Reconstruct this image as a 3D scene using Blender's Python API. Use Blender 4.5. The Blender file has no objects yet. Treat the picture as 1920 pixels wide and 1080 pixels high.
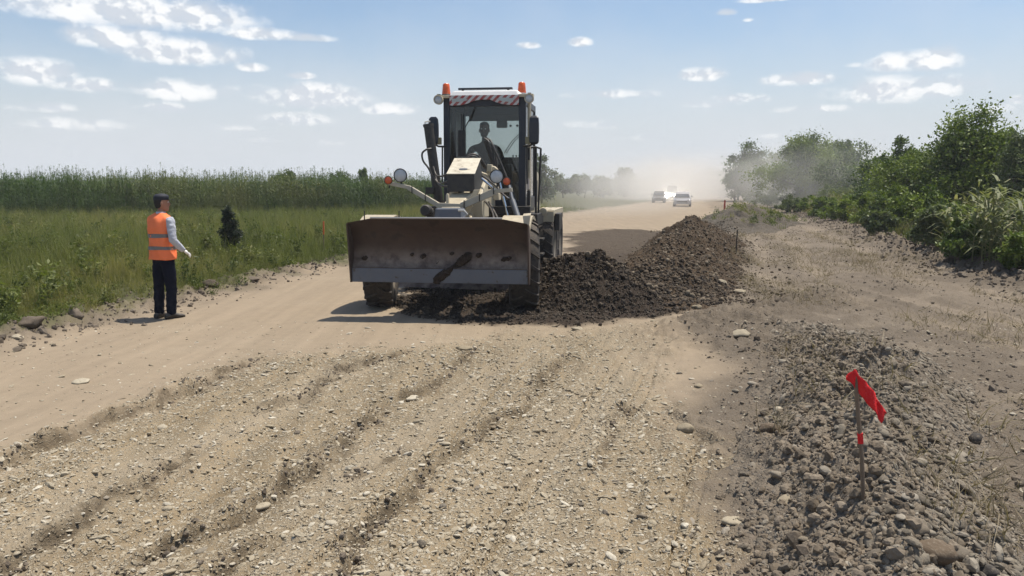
import bpy, bmesh, math, random
import numpy as np
from mathutils import Vector, Matrix, Euler, Quaternion
R_ = math.radians
rs = np.random.RandomState(7)
random.seed(7)
scene = bpy.context.scene
COL = scene.collection

# ------------------------------------------------------------------ noise
def _h(ix, iy, seed):
    n = (ix.astype(np.int64) * 374761393 + iy.astype(np.int64) * 668265263 + seed * 974711) & 0xFFFFFFFF
    n = ((n ^ (n >> 13)) * 1274126177) & 0xFFFFFFFF
    n = n ^ (n >> 16)
    return (n & 0xFFFF) / 32767.5 - 1.0
def vnoise(x, y, seed=0):
    x = np.asarray(x, float); y = np.asarray(y, float)
    fx = np.floor(x); fy = np.floor(y)
    tx = x - fx; ty = y - fy
    tx = tx * tx * tx * (tx * (tx * 6 - 15) + 10); ty = ty * ty * ty * (ty * (ty * 6 - 15) + 10)
    a = _h(fx, fy, seed); b = _h(fx + 1, fy, seed); c = _h(fx, fy + 1, seed); d = _h(fx + 1, fy + 1, seed)
    return (a + (b - a) * tx) * (1 - ty) + (c + (d - c) * tx) * ty
def fbm(x, y, octs=4, seed=0, gain=0.5):
    s = 0.0; a = 1.0; n = 0.0
    c, sn = 0.8, 0.6
    for o in range(octs):
        s = s + a * vnoise(x, y, seed + o * 17); n += a; a *= gain
        x, y = (c * x - sn * y) * 2.03 + 3.1, (sn * x + c * y) * 2.03 + 1.7
    return s / n
def sstep(a, b, x):
    t = np.clip((x - a) / (b - a), 0, 1)
    return t * t * (3 - 2 * t)

# ------------------------------------------------------------------ meshes
def np_mesh(name, V, F):
    V = np.asarray(V, np.float32); F = np.asarray(F, np.int32)
    me = bpy.data.meshes.new(name)
    me.vertices.add(len(V)); me.vertices.foreach_set('co', V.ravel())
    k = F.shape[1]
    me.loops.add(F.size); me.loops.foreach_set('vertex_index', F.ravel())
    me.polygons.add(len(F))
    me.polygons.foreach_set('loop_start', np.arange(0, F.size, k, dtype=np.int32))
    me.update(calc_edges=True)
    return me
def smooth(me, on=True):
    me.polygons.foreach_set('use_smooth', np.full(len(me.polygons), on))
def link(name, me, m=None, parent=None, loc=None, rot=None):
    o = bpy.data.objects.new(name, me); COL.objects.link(o)
    if m is not None and me is not None and not me.materials: me.materials.append(m)
    if parent is not None: o.parent = parent
    if loc is not None: o.location = loc
    if rot is not None: o.rotation_euler = rot
    return o
def tag(o, label=None, cat=None, group=None, kind=None):
    if label: o['label'] = label
    if cat: o['category'] = cat
    if group: o['group'] = group
    if kind: o['kind'] = kind
    return o
def thing(name, label, cat, loc=(0, 0, 0), rz=0.0, group=None):
    o = link(name, None, loc=loc, rot=(0, 0, rz))
    o.empty_display_size = 0.2
    return tag(o, label, cat, group)

class MB:
    def __init__(s): s.bm = bmesh.new()
    def _add(s, verts, faces):
        vs = [s.bm.verts.new(v) for v in verts]
        for f in faces:
            try: s.bm.faces.new([vs[i] for i in f])
            except ValueError: pass
        return s
    def hexa(s, p):     # 8 corners: bottom 4 ccw, top 4 ccw
        return s._add(p, [(3, 2, 1, 0), (4, 5, 6, 7), (0, 1, 5, 4), (1, 2, 6, 5), (2, 3, 7, 6), (3, 0, 4, 7)])
    def box(s, x0, x1, y0, y1, z0, z1):
        return s.hexa([(x0, y0, z0), (x1, y0, z0), (x1, y1, z0), (x0, y1, z0), (x0, y0, z1), (x1, y0, z1), (x1, y1, z1), (x0, y1, z1)])
    def rings(s, rings, cap=True, closed=True):
        n = len(rings[0]); V = [v for r in rings for v in r]; F = []
        for i in range(len(rings) - 1):
            for j in range(n if closed else n - 1):
                a = i * n + j; b = i * n + (j + 1) % n
                F.append((a, b, b + n, a + n))
        if cap and closed:
            F.append(tuple(range(n - 1, -1, -1))); F.append(tuple((len(rings) - 1) * n + j for j in range(n)))
        return s._add(V, F)
    def tube(s, pts, r, seg=8, squash=None):
        pts = [Vector(p) for p in pts]; rr = r if isinstance(r, (list, tuple)) else [r] * len(pts)
        out = []; prev = None
        for i, p in enumerate(pts):
            d = (pts[min(i + 1, len(pts) - 1)] - pts[max(i - 1, 0)]).normalized()
            if prev is None:
                prev = d.orthogonal().normalized()
            u = (prev - d * prev.dot(d))
            u = u.normalized() if u.length > 1e-5 else d.orthogonal().normalized()
            prev = u; w = d.cross(u)
            out.append([tuple(p + (u * math.cos(2 * math.pi * k / seg) + w * math.sin(2 * math.pi * k / seg)) * rr[i]) for k in range(seg)])
        return s.rings(out)
    def lathe(s, prof, seg=24, axis='z', o=(0, 0, 0), cap=True):   # prof: (r, h)
        out = []
        for r, h in prof:
            ring = []
            for k in range(seg):
                a = 2 * math.pi * k / seg; c, n = r * math.cos(a), r * math.sin(a)
                v = {'z': (c, n, h), 'x': (h, c, n), 'y': (n, h, c)}[axis]
                ring.append((v[0] + o[0], v[1] + o[1], v[2] + o[2]))
            out.append(ring)
        return s.rings(out, cap)
    def prism(s, poly, axis, a, b):   # poly in the two other axes, extruded a..b along axis
        f = {'x': lambda p, t: (t, p[0], p[1]), 'y': lambda p, t: (p[0], t, p[1]), 'z': lambda p, t: (p[0], p[1], t)}[axis]
        return s.rings([[f(p, a) for p in poly], [f(p, b) for p in poly]])
    def build(s, name, m, parent=None, bevel=0.0, sm=False, loc=None, rot=None, label=None):
        bmesh.ops.recalc_face_normals(s.bm, faces=s.bm.faces)
        me = bpy.data.meshes.new(name); s.bm.to_mesh(me); s.bm.free()
        if sm: smooth(me)
        o = link(name, me, m, parent, loc, rot)
        if bevel:
            b = o.modifiers.new('bevel', 'BEVEL'); b.width = bevel; b.segments = 2; b.limit_method = 'ANGLE'; b.angle_limit = R_(35)
        if sm and hasattr(me, 'set_sharp_from_angle'): me.set_sharp_from_angle(angle=R_(45))
        if label: o['label'] = label
        return o

# ------------------------------------------------------------------ materials
def newmat(name):
    m = bpy.data.materials.new(name); m.use_nodes = True
    nt = m.node_tree; nt.nodes.clear()
    return m, nt, nt.nodes, nt.links
def nd(nt, t, **kw):
    n = nt.nodes.new(t)
    for k, v in kw.items():
        if k.startswith('i_'):
            n.inputs[k[2:].replace('_', ' ')].default_value = v
        else: setattr(n, k, v)
    return n
def c4(c): return (c[0], c[1], c[2], 1.0)
def mathn(nt, op, a, b=None, clamp=False):
    n = nt.nodes.new('ShaderNodeMath'); n.operation = op; n.use_clamp = clamp
    for i, v in enumerate((a, b)):
        if v is None: continue
        if isinstance(v, (int, float)): n.inputs[i].default_value = v
        else: nt.links.new(v, n.inputs[i])
    return n.outputs[0]
def mixc(nt, fac, a, b, blend='MIX'):
    n = nt.nodes.new('ShaderNodeMix'); n.data_type = 'RGBA'; n.blend_type = blend
    for i, v in ((0, fac), (6, a), (7, b)):
        if isinstance(v, (int, float)): n.inputs[i].default_value = v
        elif isinstance(v, tuple): n.inputs[i].default_value = v if len(v) == 4 else c4(v)
        else: nt.links.new(v, n.inputs[i])
    return n.outputs[2]
def ramp(nt, fac, lo, hi):
    n = nt.nodes.new('ShaderNodeMapRange'); n.interpolation_type = 'SMOOTHSTEP'
    n.inputs[1].default_value = lo; n.inputs[2].default_value = hi
    nt.links.new(fac, n.inputs[0]); return n.outputs[0]
def noise(nt, vec, scale, detail=4, rough=0.55, out=0):
    n = nt.nodes.new('ShaderNodeTexNoise'); n.inputs['Scale'].default_value = scale
    n.inputs['Detail'].default_value = detail; n.inputs['Roughness'].default_value = rough
    if vec is not None: nt.links.new(vec, n.inputs['Vector'])
    return n.outputs[out]
def M(name, base, rough=0.6, metal=0.0, var=0.15, scale=5.0, dust=0.0, dust_col=(0.24, 0.19, 0.13), wear=None, wear_at=0.62, bump=0.0, spec=0.4, up_lo=-0.2, up_hi=1.0, base_f=0.4):
    m, nt, N, L = newmat(name)
    tc = nd(nt, 'ShaderNodeTexCoord'); geo = nd(nt, 'ShaderNodeNewGeometry')
    n1 = noise(nt, tc.outputs['Object'], scale, 6, 0.6)
    col = mixc(nt, n1, tuple(c * (1 - var) for c in base), tuple(c * (1 + var) for c in base))
    n2 = noise(nt, tc.outputs['Object'], scale * 2.7, 6, 0.65)
    if wear: col = mixc(nt, ramp(nt, n2, wear_at - 0.04, wear_at + 0.06), col, wear)
    rgh = None
    if dust > 0:   # dust that has settled on what faces up, and in patches
        sep = nd(nt, 'ShaderNodeSeparateXYZ'); L.new(geo.outputs['Normal'], sep.inputs[0])
        up = ramp(nt, sep.outputs[2], up_lo, up_hi)
        f = mathn(nt, 'MULTIPLY', mathn(nt, 'ADD', mathn(nt, 'MULTIPLY', up, 1 - base_f), base_f), ramp(nt, n2, 0.25, 0.7))
        col = mixc(nt, mathn(nt, 'MULTIPLY', f, dust, True), col, dust_col)
    b = nd(nt, 'ShaderNodeBsdfPrincipled'); L.new(col, b.inputs['Base Color'])
    b.inputs['Metallic'].default_value = metal
    b.inputs['Specular IOR Level'].default_value = spec
    L.new(mathn(nt, 'ADD', mathn(nt, 'MULTIPLY', n2, 0.25), rough - 0.1, True), b.inputs['Roughness'])
    if bump:
        bp = nd(nt, 'ShaderNodeBump'); bp.inputs['Strength'].default_value = bump; bp.inputs['Distance'].default_value = 0.02
        L.new(n2, bp.inputs['Height']); L.new(bp.outputs[0], b.inputs['Normal'])
    o = nd(nt, 'ShaderNodeOutputMaterial'); L.new(b.outputs[0], o.inputs[0])
    return m
def leaf_mat(name, c1, c2, c3=None, transl=0.35, patch=0.3, attr=False):
    """thin leaf: diffuse + translucent; colour varies per instance, per leaf clump and in broad patches over the field"""
    m, nt, N, L = newmat(name)
    oi = nd(nt, 'ShaderNodeObjectInfo'); geo = nd(nt, 'ShaderNodeNewGeometry')
    f = oi.outputs['Random']
    if attr:
        at = nd(nt, 'ShaderNodeAttribute'); at.attribute_name = 'tone'; f = at.outputs['Fac']
    col = mixc(nt, f, c1, c2)
    if c3: col = mixc(nt, ramp(nt, noise(nt, geo.outputs['Position'], patch, 4), 0.48, 0.66), col, c3)
    d = nd(nt, 'ShaderNodeBsdfPrincipled'); L.new(col, d.inputs['Base Color']); d.inputs['Roughness'].default_value = 0.55; d.inputs['Specular IOR Level'].default_value = 0.25
    t = nd(nt, 'ShaderNodeBsdfTranslucent'); L.new(mixc(nt, 1.0, col, (1.15, 1.25, 0.7, 1), 'MULTIPLY'), t.inputs[0])
    mx = nd(nt, 'ShaderNodeMixShader'); mx.inputs[0].default_value = transl
    L.new(d.outputs[0], mx.inputs[1]); L.new(t.outputs[0], mx.inputs[2])
    o = nd(nt, 'ShaderNodeOutputMaterial'); L.new(mx.outputs[0], o.inputs[0])
    return m
def glass_mat(name, tint=(0.75, 0.82, 0.8), refl=0.12):
    m, nt, N, L = newmat(name)
    fr = nd(nt, 'ShaderNodeFresnel'); fr.inputs[0].default_value = 1.5
    t = nd(nt, 'ShaderNodeBsdfTransparent'); t.inputs[0].default_value = c4(tint)
    g = nd(nt, 'ShaderNodeBsdfGlossy'); g.inputs['Roughness'].default_value = 0.03
    mx = nd(nt, 'ShaderNodeMixShader'); L.new(fr.outputs[0], mx.inputs[0]); L.new(t.outputs[0], mx.inputs[1]); L.new(g.outputs[0], mx.inputs[2])
    d = nd(nt, 'ShaderNodeBsdfDiffuse'); d.inputs[0].default_value = (0.3, 0.27, 0.22, 1)
    m2 = nd(nt, 'ShaderNodeMixShader'); m2.inputs[0].default_value = refl
    L.new(mx.outputs[0], m2.inputs[1]); L.new(d.outputs[0], m2.inputs[2])
    o = nd(nt, 'ShaderNodeOutputMaterial'); L.new(m2.outputs[0], o.inputs[0])
    return m

# ------------------------------------------------------------------ scatter (stuff only)
def scatter(name, protos, P, Rt, S, m=None, label=None, cat=None):
    n = len(P)
    me = bpy.data.meshes.new(name); me.vertices.add(n); me.vertices.foreach_set('co', np.asarray(P, np.float32).ravel())
    S = np.asarray(S, np.float32)
    if S.ndim == 1: S = np.repeat(S[:, None], 3, 1)
    a = me.attributes.new('rot', 'FLOAT_VECTOR', 'POINT'); a.data.foreach_set('vector', np.asarray(Rt, np.float32).ravel())
    a = me.attributes.new('scl', 'FLOAT_VECTOR', 'POINT'); a.data.foreach_set('vector', S.ravel())
    a = me.attributes.new('idx', 'INT', 'POINT'); a.data.foreach_set('value', rs.randint(0, len(protos), n).astype(np.int32))
    pc = bpy.data.collections.new(name + '_sources')
    for p in protos: pc.objects.link(p)
    g = bpy.data.node_groups.new(name + '_scatter', 'GeometryNodeTree')
    g.interface.new_socket('Geometry', in_out='INPUT', socket_type='NodeSocketGeometry')
    g.interface.new_socket('Geometry', in_out='OUTPUT', socket_type='NodeSocketGeometry')
    gi = g.nodes.new('NodeGroupInput'); go = g.nodes.new('NodeGroupOutput')
    iop = g.nodes.new('GeometryNodeInstanceOnPoints'); ci = g.nodes.new('GeometryNodeCollectionInfo')
    ci.inputs['Collection'].default_value = pc; ci.inputs['Separate Children'].default_value = True; ci.inputs['Reset Children'].default_value = True
    def na(nm, t):
        q = g.nodes.new('GeometryNodeInputNamedAttribute'); q.data_type = t; q.inputs[0].default_value = nm; return q.outputs[0]
    g.links.new(gi.outputs[0], iop.inputs['Points']); g.links.new(ci.outputs[0], iop.inputs['Instance'])
    iop.inputs['Pick Instance'].default_value = True
    g.links.new(na('idx', 'INT'), iop.inputs['Instance Index']); g.links.new(na('rot', 'FLOAT_VECTOR'), iop.inputs['Rotation']); g.links.new(na('scl', 'FLOAT_VECTOR'), iop.inputs['Scale'])
    g.links.new(iop.outputs[0], go.inputs[0])
    o = link(name, me); md = o.modifiers.new('scatter', 'NODES'); md.node_group = g
    tag(o, label, cat, kind='stuff')
    return o
def proto(name, me, m):
    if not me.materials: me.materials.append(m)
    return bpy.data.objects.new(name, me)
# ------------------------------------------------------------------ camera and light
FPX = 1493.0; CAM_H = 1.85; PITCH = math.atan(188 / FPX)
cam = bpy.data.cameras.new('camera'); cam.sensor_width = 36; cam.lens = FPX / 1920 * 36; cam.clip_start = 0.05; cam.clip_end = 12000
camo = link('camera', cam); camo.location = (0, 0, CAM_H); camo.rotation_euler = (math.pi / 2 - PITCH, 0, 0)
scene.camera = camo
SUN_EL, SUN_AZ = R_(71), R_(60)
SDIR = Vector((math.cos(SUN_EL) * math.sin(SUN_AZ), math.cos(SUN_EL) * math.cos(SUN_AZ), math.sin(SUN_EL)))
sl = bpy.data.lights.new('sun', 'SUN'); sl.energy = 5.0; sl.angle = R_(0.53); sl.color = (1.0, 0.94, 0.84)
so = link('sun', sl); so.rotation_euler = SDIR.to_track_quat('Z', 'Y').to_euler(); so.location = (20, 20, 50)
scene.view_settings.view_transform = 'Standard'; scene.view_settings.look = 'None'; scene.view_settings.gamma = 1.0
scene.view_settings.exposure = 0.2

# ------------------------------------------------------------------ layout curves (metres; camera at the origin looking along +y)
def L_(y): return np.interp(y, [-5, 0, 9.5, 20, 60, 100, 213, 600, 4000], [-9.2, -8.3, -6.2, -4.2, 4.2, 16.4, 47, 160, 1200])
def R__(y): return np.interp(y, [-5, 0, 9, 15.5, 20.8, 44, 100, 213, 600, 4000], [13, 12, 10.4, 10.0, 11.1, 17.7, 29.5, 63, 180, 1300])
def B_(y): return np.interp(y, [0, 3.7, 4.5, 6.3, 7.2, 8, 9.3, 10.5, 12.5, 18, 25, 45, 100, 213], [0.6, .95, 1.05, 1.4, 2.0, 2.2, 1.9, 2.1, 3.3, 4.2, 6.2, 12.5, 24, 55])
GRAV = [(-6.5, 0.0), (-4.2, 3.0), (-3.5, 5.2), (-3.46, 5.64), (-3.19, 6.53), (-3.0, 7.83), (-2.83, 8.65), (-2.36, 8.65), (-1.6, 9.03), (-0.65, 9.51), (0.27, 10.04), (1.7, 10.6), (1.4, 7.83), (1.3, 6.64), (1.4, 6.03), (1.3, 5.4), (1.12, 4.1), (1.0, 3.4), (0.6, 0.0)]
DARK = [(-2.0, 12.3), (-1.5, 11.1), (-0.7, 10.5), (0.86, 10.6), (2.22, 11.27), (3.4, 12.4), (3.9, 14.3), (6.3, 21.69), (8.0, 29), (7.4, 34), (4.2, 36), (2.2, 31.65), (1.3, 21.69), (0.44, 16.47), (-1.9, 14.69)]
LEDGE = [  # broken edges left by the scraping blade: points, height of the step
    ([(-3.9, 3.0), (-3.47, 5.2), (-3.46, 5.64), (-3.19, 6.53), (-3.07, 7.31), (-2.93, 8.02), (-2.8, 8.54)], .075),
    ([(-2.7, 2.9), (-2.56, 3.78), (-2.47, 4.08), (-2.43, 4.54), (-2.34, 5.1), (-2.2, 5.6)], .05),
    ([(-2.18, 6.37), (-2.05, 6.76), (-1.87, 7.13), (-1.82, 7.83), (-1.55, 8.43), (-1.1, 9.1)], .055),
    ([(-1.85, 3.0), (-1.61, 3.65), (-1.47, 3.95), (-1.32, 4.2)], .045),
    ([(-2.1, 3.4), (-1.85, 4.0), (-1.67, 4.38), (-1.5, 4.74), (-1.39, 5.15), (-1.27, 5.74), (-1.08, 6.76), (-0.81, 7.31), (-0.62, 8.1)], .06),
    ([(-0.8, 7.9), (-0.59, 8.43), (-0.38, 9.21)], .05),
    ([(-0.95, 3.9), (-0.7, 4.6), (-0.5, 5.31), (-0.35, 5.64), (-0.21, 6.16), (0.05, 6.45), (0.18, 7.13), (0.36, 7.95), (0.62, 8.9)], .065),
    ([(-0.92, 3.1), (-0.84, 3.7), (-0.83, 4.04), (-0.76, 4.38)], .06),
    ([(-1.1, 4.96), (-1.0, 5.2), (-0.77, 5.58)], .03),
    ([(0.5, 4.9), (0.57, 5.31), (0.68, 5.89), (0.84, 6.45), (1.14, 6.75)], .04)]
HEAP = [(0.4, 12.8, .50, .6), (0.85, 12.5, .76, .8), (1.3, 12.4, .86, .92), (1.8, 12.6, .58, .85), (2.35, 12.9, .25, .75)]
WINDROW = [(2.2, 12.6, .18, 1.0), (2.5, 13.6, .42, 1.25), (2.95, 15, .50, 1.25), (3.75, 18, .60, 1.3), (4.75, 21.5, .74, 1.4), (5.7, 25, .98, 1.45), (6.5, 28, .66, 1.4), (7.6, 33, .4, 1.2), (9.0, 37, .1, 1.0)]
BERM = [(1.2, 1.0, .33, .62), (1.48, 2.3, .36, .66), (1.82, 3.7, .37, .72), (2.32, 5, .40, .80), (2.85, 6.1, .42, .88), (3.3, 7.3, .38, .92), (3.55, 8.3, .25, .85), (3.7, 9.4, .1, .7), (4.0, 10.6, .02, .6)]
MOUND = [(9.6, 35, .2, 2.0), (10.6, 38, .75, 2.4), (12.2, 42, 1.0, 2.6), (14, 47, .7, 2.2), (15.5, 51, .15, 1.8)]

def polydist(x, y, pts, closed=False):
    """distance to a polyline, signed side of the nearest segment (+ on the right going along it), and parameter"""
    best = np.full(x.shape, 1e9); side = np.zeros(x.shape); par = np.zeros(x.shape)
    n = len(pts)
    for i in range(n if closed else n - 1):
        ax, ay = pts[i][0], pts[i][1]; bx, by = pts[(i + 1) % n][0], pts[(i + 1) % n][1]
        dx, dy = bx - ax, by - ay; l2 = dx * dx + dy * dy
        t = np.clip(((x - ax) * dx + (y - ay) * dy) / l2, 0, 1)
        d = np.hypot(x - ax - t * dx, y - ay - t * dy)
        s = np.sign((x - ax) * dy - (y - ay) * dx)
        k = d < best
        best = np.where(k, d, best); side = np.where(k, s, side); par = np.where(k, i + t, par)
    return best, side, par
def inside(x, y, poly):
    c = np.zeros(x.shape, bool); n = len(poly)
    for i in range(n):
        x0, y0 = poly[i]; x1, y1 = poly[i - 1]
        if y0 == y1: continue
        k = ((y0 > y) != (y1 > y)) & (x < (x1 - x0) * (y - y0) / (y1 - y0) + x0)
        c ^= k
    return c
def polymask(x, y, poly, soft):  # soft may vary over the field
    d, _, _ = polydist(x, y, poly, True)
    return sstep(-soft, soft, np.where(inside(x, y, poly), d, -d))

def zones(x, y):
    w = fbm(x * 1.1, y * 1.1, 4, 5) * 0.45 * np.clip(y / 6, .5, 3)
    w2 = fbm(x * 4, y * 4, 3, 9) * 0.15
    grass = np.maximum(sstep(0.25, -0.35, x - L_(y) + w * .6 + w2), sstep(-0.4, 0.5, x - R__(y) - 0.9 + w))
    xw, yw = x + w * .35 + w2, y + w * .35 - w2
    gr = polymask(xw + w2 * 1.2, yw, GRAV, np.interp(y, [5, 9], [.28, .6])) * (1 - grass)
    dk = polymask(xw + w * .5 * np.clip(y / 14 - 1, 0, 2), yw, DARK, 0.14 * np.clip(y / 11, 1, 4)) * (1 - grass) * np.interp(y, [16, 24], [1, .8])
    br = sstep(-0.5, 0.5, x - B_(y) + w) * (1 - grass)
    q = x - L_(y) + w * .5
    br = np.maximum(br, np.exp(-((q + .05) / .42) ** 2) * .9 * (1 - grass)) * np.interp(y, [0, 40, 90, 140], [1, .9, .6, .25])
    return gr * (1 - dk), dk, br * (1 - dk), grass
def ground_h(x, y):
    x = np.atleast_1d(np.asarray(x, float)); y = np.atleast_1d(np.asarray(y, float))
    gr, dk, br, ga = zones(x, y)
    near = sstep(60, 25, y); sr = x - .28 * y + .02 * np.sin(y * .9)
    h = fbm(x * .25, y * .25, 3, 3) * .05
    h = h + fbm(x * 1.3, y * .5, 3, 21) * .018 * near
    # long shallow ruts left by blade and tyres, all running the same way
    lr = fbm(sr * 4.5, y * .16, 4, 71, .6)
    h = h + gr * (lr * .06 - np.maximum(0, np.abs(fbm(sr * 2.6 + 7, y * .12, 3, 73)) * -1 + .06) * .9) * sstep(14, 9, y)
    # ledges
    k = (y < 12) & (x < 3) & (x > -6)
    if k.any():
        xs, ys = x[k], y[k]; add = np.zeros(xs.shape)
        ux = xs + fbm(xs * 4, ys * 4, 2, 31) * .08; uy = ys + fbm(xs * 4 + 9, ys * 4, 2, 37) * .08
        for pts, a in LEDGE:
            d, s, t = polydist(ux, uy, pts)
            e = np.minimum(sstep(0, .6, t), sstep(len(pts) - 1.0, len(pts) - 1.6, t)) * (0.75 + .45 * vnoise(t * 2.3, t * 0, 41))
            sd = d * s
            prof = np.where(sd < 0, .55 * np.exp(-d / .28), -.75 * np.exp(-d / .32))
            prof = prof + np.exp(-((sd + .04) / .06) ** 2) * .45
            tr = sstep(-.05, .05, sd)
            base = .5 * np.exp(-d / .22) * (1 - tr) - .7 * np.exp(-d / .22) * tr + np.exp(-((sd + .02) / .04) ** 2) * .5 * (.6 + .8 * vnoise(xs * 9, ys * 9, 43))
            add += 1.45 * a * e * base * sstep(1.5, .8, d)
        h[k] += add
    # rough texture of each ground
    q0 = x - R__(y)
    f1 = fbm(x * 7, y * 7, 4, 51, .6); f2 = fbm(x * 26, y * 26, 3, 57, .6)
    n1 = sstep(30, 12, y)
    h = h + gr * (f1 * .018 + f2 * .013 - np.abs(fbm(sr * 5, y * .8, 3, 55)) * .025) * n1
    h = h + br * (f1 * .045 + f2 * .014 + np.maximum(0, .1 - np.abs(fbm(q0 * 1.1, y * .10, 3, 63))) * .5 + np.maximum(0, fbm(x * 2.2, y * 1.1, 4, 61)) * .05) * np.maximum(n1, .6 * near)
    h = h + dk * (.02 + f1 * .045 + f2 * .02) * near
    h = h + (1 - np.clip(gr + dk + br, 0, 1)) * f2 * .0025 * n1
    # wheel tracks in the brown strip, running along the cleared edge
    q = x - R__(y)
    for o, wd in ((-1.6, .38), (-3.4, .38), (-4.6, .3)):
        h = h - br * .10 * np.exp(-((q - o + .3 * vnoise(y * .3, y * 0, 77)) / wd) ** 2) * near
    # clods pushed along the left road edge, along the right cleared edge
    q = x - L_(y) + fbm(x * .8, y * .8, 2, 81) * .3
    cl = np.clip(fbm(x * 3.5, y * 3.5, 4, 83, .6) + .35, 0, 1)
    h = h + np.exp(-((q + .15) / .38) ** 2) * cl * .22 * np.interp(y, [0, 25, 60], [1, .8, .3])
    q = x - R__(y) + fbm(x * .8, y * .8, 2, 85) * .5
    h = h + np.exp(-((q + .1) / .6) ** 2) * (cl * .34 + .04) * near
    h = h + ga * (.06 + .05 * f1)
    # low ridge of gravel between the berm and the heap
    d, s, t = polydist(x, y, [(1.9, 9.9), (2.6, 10.6), (3.9, 11.7), (5.6, 13.2)])
    h = h + np.exp(-(d / .42) ** 2) * .13 * (1 + f1)
    d, s, t = polydist(x, y, [(1.9, 9.0), (2.7, 9.4), (3.6, 10.3)])
    h = h + np.exp(-(d / .3) ** 2) * .06 * (1 + f1)
    return h
def pile_h(x, y, line, seed, rough=1.0):
    d, s, t = polydist(x, y, [(p[0], p[1]) for p in line])
    i = np.arange(len(line))
    hh = np.interp(t, i, [p[2] for p in line]); ww = np.interp(t, i, [p[3] for p in line])
    d = d + fbm(x * 1.6, y * 1.6, 3, seed) * .28 * ww
    q = np.clip(d / ww, 0, 1.6)
    prof = np.sqrt((1 - q) ** 2 + .006) * np.sign(1 - q)
    h = hh * np.where(q < 1, prof, -(q - 1) * .6)
    m = sstep(-.05, .3, h)
    h = h + rough * m * (fbm(x * 3, y * 3, 3, seed + 3) * .11 + fbm(x * 9, y * 9, 4, seed + 5, .65) * .07 + fbm(x * 26, y * 26, 3, seed + 9) * .022)
    return h
PILES = {'heap': (HEAP, 101, 1.0), 'windrow': (WINDROW, 111, 1.0), 'berm': (BERM, 121, .95), 'mound': (MOUND, 131, 1.0)}
def surf(x, y):
    x = np.atleast_1d(np.asarray(x, float)); y = np.atleast_1d(np.asarray(y, float))
    g = ground_h(x, y); m = np.zeros(x.shape)
    for k in PILES: m = np.maximum(m, pile_h(x, y, *PILES[k]) - .02)
    return g + np.maximum(m, 0)
def spot(u, v):
    """where the line of sight through that place of the photograph meets the ground"""
    a, b = u - 960, 540 - v; cp, sp = math.cos(PITCH), math.sin(PITCH)
    d = np.array((a, FPX * cp + b * sp, -FPX * sp + b * cp)); d /= d[1]
    ys = np.concatenate([np.arange(2, 16, .02), np.arange(16, 120, .1)])
    z = CAM_H + d[2] * ys; s = surf(d[0] * ys, ys)
    i = int(np.argmax(z < s)); return float(d[0] * ys[i]), float(ys[i]), float(s[i])

# ------------------------------------------------------------------ ground sheet
ys = [0.6]
while ys[-1] < 60: ys.append(ys[-1] + max(.016, .0058 * ys[-1]))
while ys[-1] < 9000: ys.append(ys[-1] * 1.035)
ys = np.array(ys); NS = 900
sx = np.linspace(-1, 1, NS); sx = 1.35 * np.sign(sx) * (0.72 * np.abs(sx) + .28 * np.abs(sx) ** 3)
Y, SX = np.meshgrid(ys, sx, indexing='ij'); X = SX * (Y + 1.8)
Z = ground_h(X, Y)
V = np.stack([X, Y, Z], -1).reshape(-1, 3)
nr, nc = Y.shape
i = np.arange(nr - 1)[:, None] * nc + np.arange(nc - 1)[None, :]
F = np.stack([i, i + 1, i + nc + 1, i + nc], -1).reshape(-1, 4)
gm = np_mesh('ground', V, F); smooth(gm)
zz = np.stack(zones(X.ravel(), Y.ravel()), -1).astype(np.float32)
ca = gm.attributes.new('zone', 'FLOAT_COLOR', 'POINT'); ca.data.foreach_set('color', zz.ravel())
# dark tint along the ledges: moist torn soil with clod shade painted in
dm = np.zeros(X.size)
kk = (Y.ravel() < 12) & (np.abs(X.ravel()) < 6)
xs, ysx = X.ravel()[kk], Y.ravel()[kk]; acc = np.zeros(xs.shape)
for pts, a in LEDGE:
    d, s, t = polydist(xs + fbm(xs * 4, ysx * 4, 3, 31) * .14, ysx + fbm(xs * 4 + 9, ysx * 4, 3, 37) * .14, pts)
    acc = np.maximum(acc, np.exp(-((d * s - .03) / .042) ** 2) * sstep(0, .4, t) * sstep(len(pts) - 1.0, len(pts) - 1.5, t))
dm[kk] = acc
da = gm.attributes.new('damp_shade', 'FLOAT', 'POINT'); da.data.foreach_set('value', dm.astype(np.float32))

q = X.ravel() - R__(Y.ravel()) + .3 * vnoise(Y.ravel() * .3, Y.ravel() * 0, 77)
pk = np.zeros(X.size)
for o, wd in ((-1.6, .5), (-3.4, .5), (-4.6, .4), (-2.5, 1.2)): pk = np.maximum(pk, np.exp(-((q - o) / wd) ** 2) * (1.0 if wd < 1 else .45))
pg_ = np.zeros(X.size)
for ln_, wd in (([(-.5, 2.5), (.62, 6.48), (1.2, 8.07), (1.6, 10.6)], .34), ([(-1.5, 3.2), (-.75, 6), (.1, 9), (.5, 10.6)], .22), ([(-2.9, 3.2), (-2.2, 6), (-1.6, 8.4)], .2)):
    d_, s_, t_ = polydist(X.ravel() + .12 * vnoise(Y.ravel() * .8, Y.ravel() * 0, 91), Y.ravel(), ln_); pg_ = np.maximum(pg_, np.exp(-(d_ / wd) ** 2))
pk = np.maximum(pk, pg_ * zz[:, 0])
pk *= np.clip(.75 + fbm(X.ravel() * .8, Y.ravel() * .3, 3, 79) * 1.2, 0, 1)
da = gm.attributes.new('packed', 'FLOAT', 'POINT'); da.data.foreach_set('value', pk.astype(np.float32))

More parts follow.
